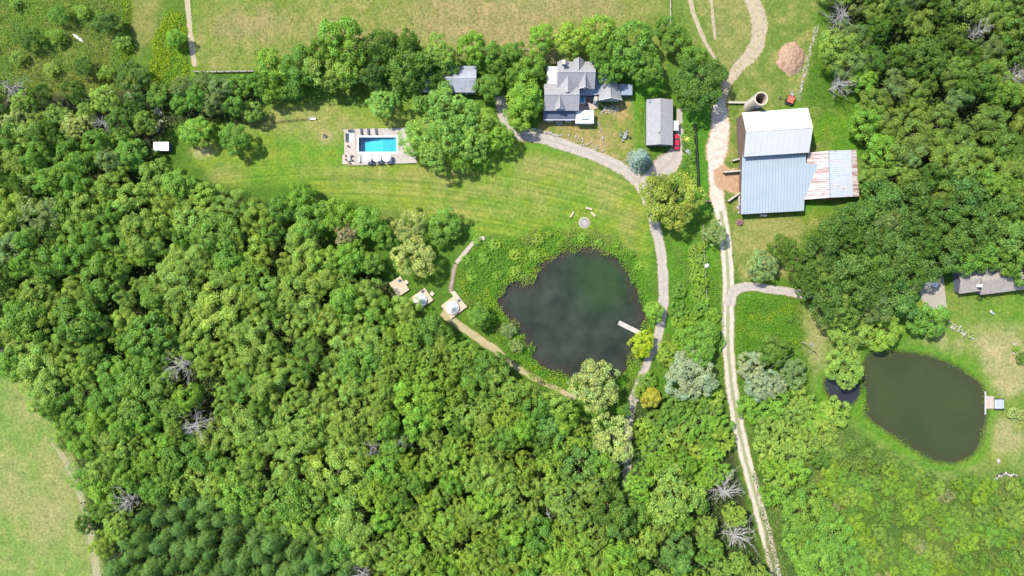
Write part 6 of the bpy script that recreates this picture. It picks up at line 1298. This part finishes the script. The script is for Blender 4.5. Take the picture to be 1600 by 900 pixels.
# ------------------------------------------------------------------ ground plants (uncountable)
def weeds(name, label, polys, dens, h, leaf, cols, seed, mound=0.0, mscale=6.0, patch=6.0, edge=1.5, holes=(), tilt=.7, cat='plants'):
    rs = np.random.RandomState(seed); V = []; C = []; n0 = 0; Q = []
    for poly in polys:
        pw = np.array(W(poly)); lo = pw.min(0) - 2; hi = pw.max(0) + 2; n = int((hi[0] - lo[0]) * (hi[1] - lo[1]) * dens)
        x = rs.uniform(lo[0], hi[0], n); y = rs.uniform(lo[1], hi[1], n)
        k = (np.abs(x) < 182) & (np.abs(y) < 108); x, y = x[k], y[k]
        d = sdf(x, y, [tuple(p) for p in pw]) + (fbm(x, y, 4, seed + 5, 3) - .5) * edge * 3; k = d < 0
        for hl, mg in holes: k &= sdf(x, y, hl) + (fbm(x, y, 2.5, seed + 13, 3) - .5) * 5 > mg
        x, y = x[k], y[k]; d = d[k]; n = len(x); cl = fbm(x, y, 1.3, seed + 9, 2)
        mz = mound * np.clip(fbm(x, y, mscale, seed + 3, 3) * 1.9 - .45, 0, 1) * np.clip(-d / 2.5, .1, 1)
        z = mz + rs.rand(n) ** 1.3 * h * np.clip(cl * 2 - .3, .15, 1.3) * np.clip(-d / 1.5 + .3, .3, 1)
        pos = np.stack([x, y, z], 1); nor = np.stack([rs.randn(n) * tilt, rs.randn(n) * tilt, np.ones(n)], 1)
        v, q = leaf_cards(pos, nor, leaf * rs.uniform(.55, 1.4, n), rs, .5)
        pn = fbm(x, y, patch, seed + 7, 4); t = np.clip((pn - .5) * 5 + .5 + rs.uniform(-.2, .2, n), 0, .999) * (len(cols) - 1)
        i = t.astype(int); f = (t - i)[:, None]; cc = np.array(cols); c = cc[i] * (1 - f) + cc[np.minimum(i + 1, len(cols) - 1)] * f
        c = c * rs.uniform(.66, 1.34, (n, 1)) * (1.32 if name == 'pond_bank_weeds' else 1.1); V.append(v); Q.append(q + n0); C.append(c); n0 += len(v)
    me = mesh_np(name, np.vstack(V), np.vstack(Q), WEED, col=np.vstack(C)); return tag(link(name, me), label, cat, None, 'stuff')
LG, LM, YG, OG, TG, DG = (.075, .175, .012), (.10, .19, .016), (.17, .225, .010), (.13, .165, .035), (.22, .2, .085), (.045, .10, .018)
PA, PB, PC = [(p[0], p[1]) for p in PONDS[0][0]], PONDS[1][0], PONDS[2][0]
pondh = [(PA, -.6), (PB, .0), (PC, .0)]
weeds('pond_bank_weeds', 'lush bright green weeds on the large pond bank', [[(712, 425), (735, 395), (760, 378), (800, 370), (850, 352), (900, 358), (960, 368), (992, 392), (1012, 430), (1022, 470), (1018, 520), (1006, 560), (1000, 590), (985, 610), (905, 612), (850, 600), (800, 565), (770, 530), (745, 520), (735, 490), (715, 455)]], 17, .9, .42, [LG, LM, YG, LM, LG, OG], 401, .5, 5, 7, 1.2, pondh)
weeds('reeds', 'brown and olive reeds at the pond edge', [[(838, 408), (862, 392), (890, 380), (920, 378), (952, 388), (975, 402), (990, 425), (982, 424), (962, 404), (930, 394), (895, 394), (868, 406), (850, 415)], [(798, 438), (832, 434), (832, 448), (806, 452)]], 8, .5, .35, [(.13, .12, .05), OG, (.2, .16, .08)], 402, 0, 5, 3, 1)
weeds('pond_weed', 'floating brown green pond weed near the east shore', [[(952, 438), (962, 432), (978, 452), (990, 485), (982, 490), (966, 470)], [(862, 420), (880, 398), (940, 396), (985, 430), (978, 440), (950, 412), (900, 408)], [(830, 560), (850, 575), (880, 582), (870, 570), (845, 555)], [(795, 470), (815, 455), (812, 470), (800, 485)]], 9.0, .02, .30, [(.11, .08, .035), (.07, .075, .02), (.15, .115, .055)], 403, 0, 5, 3, 3)
for o in (bpy.data.objects['pond_weed'],): o.location.z = -.34
weeds('lane_strip_weeds', 'tall green grass and weeds between drive and lane', [[(1050, 385), (1078, 392), (1100, 400), (1122, 420), (1130, 480), (1132, 560), (1128, 620), (1090, 640), (1030, 650), (1012, 610), (1035, 560), (1046, 500)]], 15, .6, .4, [LG, LM, LG, OG], 404, .3, 5, 7, 1)
weeds('meadow_weeds', 'bright meadow weeds between the lane and the bare patch', [[(1150, 475), (1175, 465), (1230, 470), (1255, 490), (1258, 540), (1270, 590), (1255, 610), (1165, 625), (1152, 560)]], 15, .7, .42, [LM, YG, (.14, .21, .018), LG], 405, .5, 5, 7, 1)
weeds('golden_weeds', 'vivid yellow green weed patch beside the pasture track', [[(262, 15), (288, 20), (292, 70), (298, 120), (290, 140), (250, 150), (222, 140), (232, 90), (245, 50)], [(190, 0), (212, 0), (206, 40), (208, 90), (190, 100)]], 24, .8, .42, [(.17, .26, .006), (.22, .27, .006), (.14, .25, .010)], 406, .35, 4, 5, 1)
weeds('marsh_scrub', 'marsh grass and scrub, darkened as shade between bushes, south of the olive pond', [[(1165, 640), (1290, 655), (1330, 668), (1385, 700), (1420, 725), (1470, 745), (1550, 745), (1700, 735), (1700, 1000), (1225, 1000), (1185, 800)]], 15, .55, .42, [DG, (.07, .13, .014), (.08, .125, .022), DG, (.075, .13, .02), (.10, .13, .03)], 407, 1.0, 9, 9, 1.5, pondh)  # colours darkened so the gaps between bushes read as shaded
weeds('scrub_grass', 'rough green grass in the north west scrub', [[(-100, -60), (195, -60), (206, 40), (205, 100), (190, 140), (-100, 140)]], 11, .7, .42, [LM, OG, LG, (.09, .12, .02)], 408, .8, 6, 7, 1)
weeds('pond_rim_grass', 'bright green grass rim round the olive pond', [[(1342, 560), (1362, 543), (1402, 543), (1445, 548), (1480, 558), (1515, 576), (1545, 602), (1550, 632), (1546, 668), (1538, 700), (1518, 724), (1485, 732), (1452, 726), (1418, 708), (1390, 688), (1362, 668), (1330, 650), (1300, 640), (1284, 600), (1288, 582), (1330, 580)]], 8, .35, .32, [LM, YG, LG], 409, 0, 5, 5, .6, pondh)
weeds('barn_meadow_grass', 'rough green grass east of the barn', [[(1275, 60), (1300, 110), (1330, 160), (1345, 220), (1360, 280), (1345, 300), (1342, 230), (1275, 228), (1262, 170), (1250, 150)], [(1250, 335), (1340, 318), (1300, 355), (1265, 395), (1240, 420), (1160, 425), (1235, 375)]], 7, .35, .38, [LG, OG, LM, YG], 410, .3, 5, 8, 2)
weeds('pasture_tussocks', 'tufts of olive and dry grass across the north pasture', [[(300, -20), (1055, -20), (1040, 60), (850, 85), (640, 78), (560, 95), (310, 108)]], 2.2, .28, .42, [(.10, .15, .02), (.16, .17, .04), (.22, .19, .085), (.09, .14, .02)], 415, 0, 5, 9, 2)
weeds('hay_field_tussocks', 'tufts of cut grass across the hay field', [[(-30, 600), (30, 600), (75, 650), (118, 730), (140, 800), (160, 920), (-30, 920)]], 2.2, .2, .38, [(.11, .18, .02), (.17, .19, .05), (.2, .18, .08)], 416, 0, 5, 9, 2)
weeds('paddock_tussocks', 'tufts of rough grass in the paddock beside the earth track', [[(1050, -20), (1265, -20), (1255, 60), (1235, 150), (1140, 160), (1120, 100), (1060, 70)]], 2.0, .25, .4, [(.10, .16, .02), (.2, .18, .07), (.13, .17, .03)], 417, 0, 5, 7, 2)
weeds('ramp_weeds', 'green weeds on the earth ramp and barn wall foot', [[(1134, 253), (1150, 253), (1152, 264), (1134, 265)], [(1136, 306), (1152, 312), (1156, 340), (1142, 345), (1134, 325)]], 9, .4, .35, [LG, OG, TG], 418, 0, 3, 3, .6)
weeds('undergrowth', 'dark leafy undergrowth on the woodland floor', [WOOD_W, WOOD_E, WOOD_S, [(232, 130), (410, 125), (415, 185), (240, 200)], [(400, 95), (680, 90), (680, 150), (560, 165), (420, 160)]], 3.0, 4.5, .8, [(.06, .12, .018), (.08, .135, .02), (.05, .095, .016)], 411, 1.5, 7, 8, 1)
weeds('garden_plants', 'mixed garden plants and perennials round the farmhouse', [[(995, 160), (1008, 155), (1008, 228), (996, 232)], [(880, 188), (935, 194), (938, 205), (890, 202)], [(1068, 195), (1086, 195), (1090, 298), (1070, 300)], [(1540, 460), (1590, 455), (1590, 462), (1542, 468)]], 9, .5, .34, [LG, YG, (.3, .2, .04), DG, LM], 412, .2, 3, 2, .6)
weeds('south_bank_grass', 'grass and weeds under the pale shore trees', [[(900, 600), (985, 600), (985, 740), (960, 730), (920, 660)], [(985, 600), (1040, 630), (1010, 740), (985, 740)]], 8, .6, .42, [DG, LG, (.06, .12, .02)], 413, .4, 5, 6, 1)
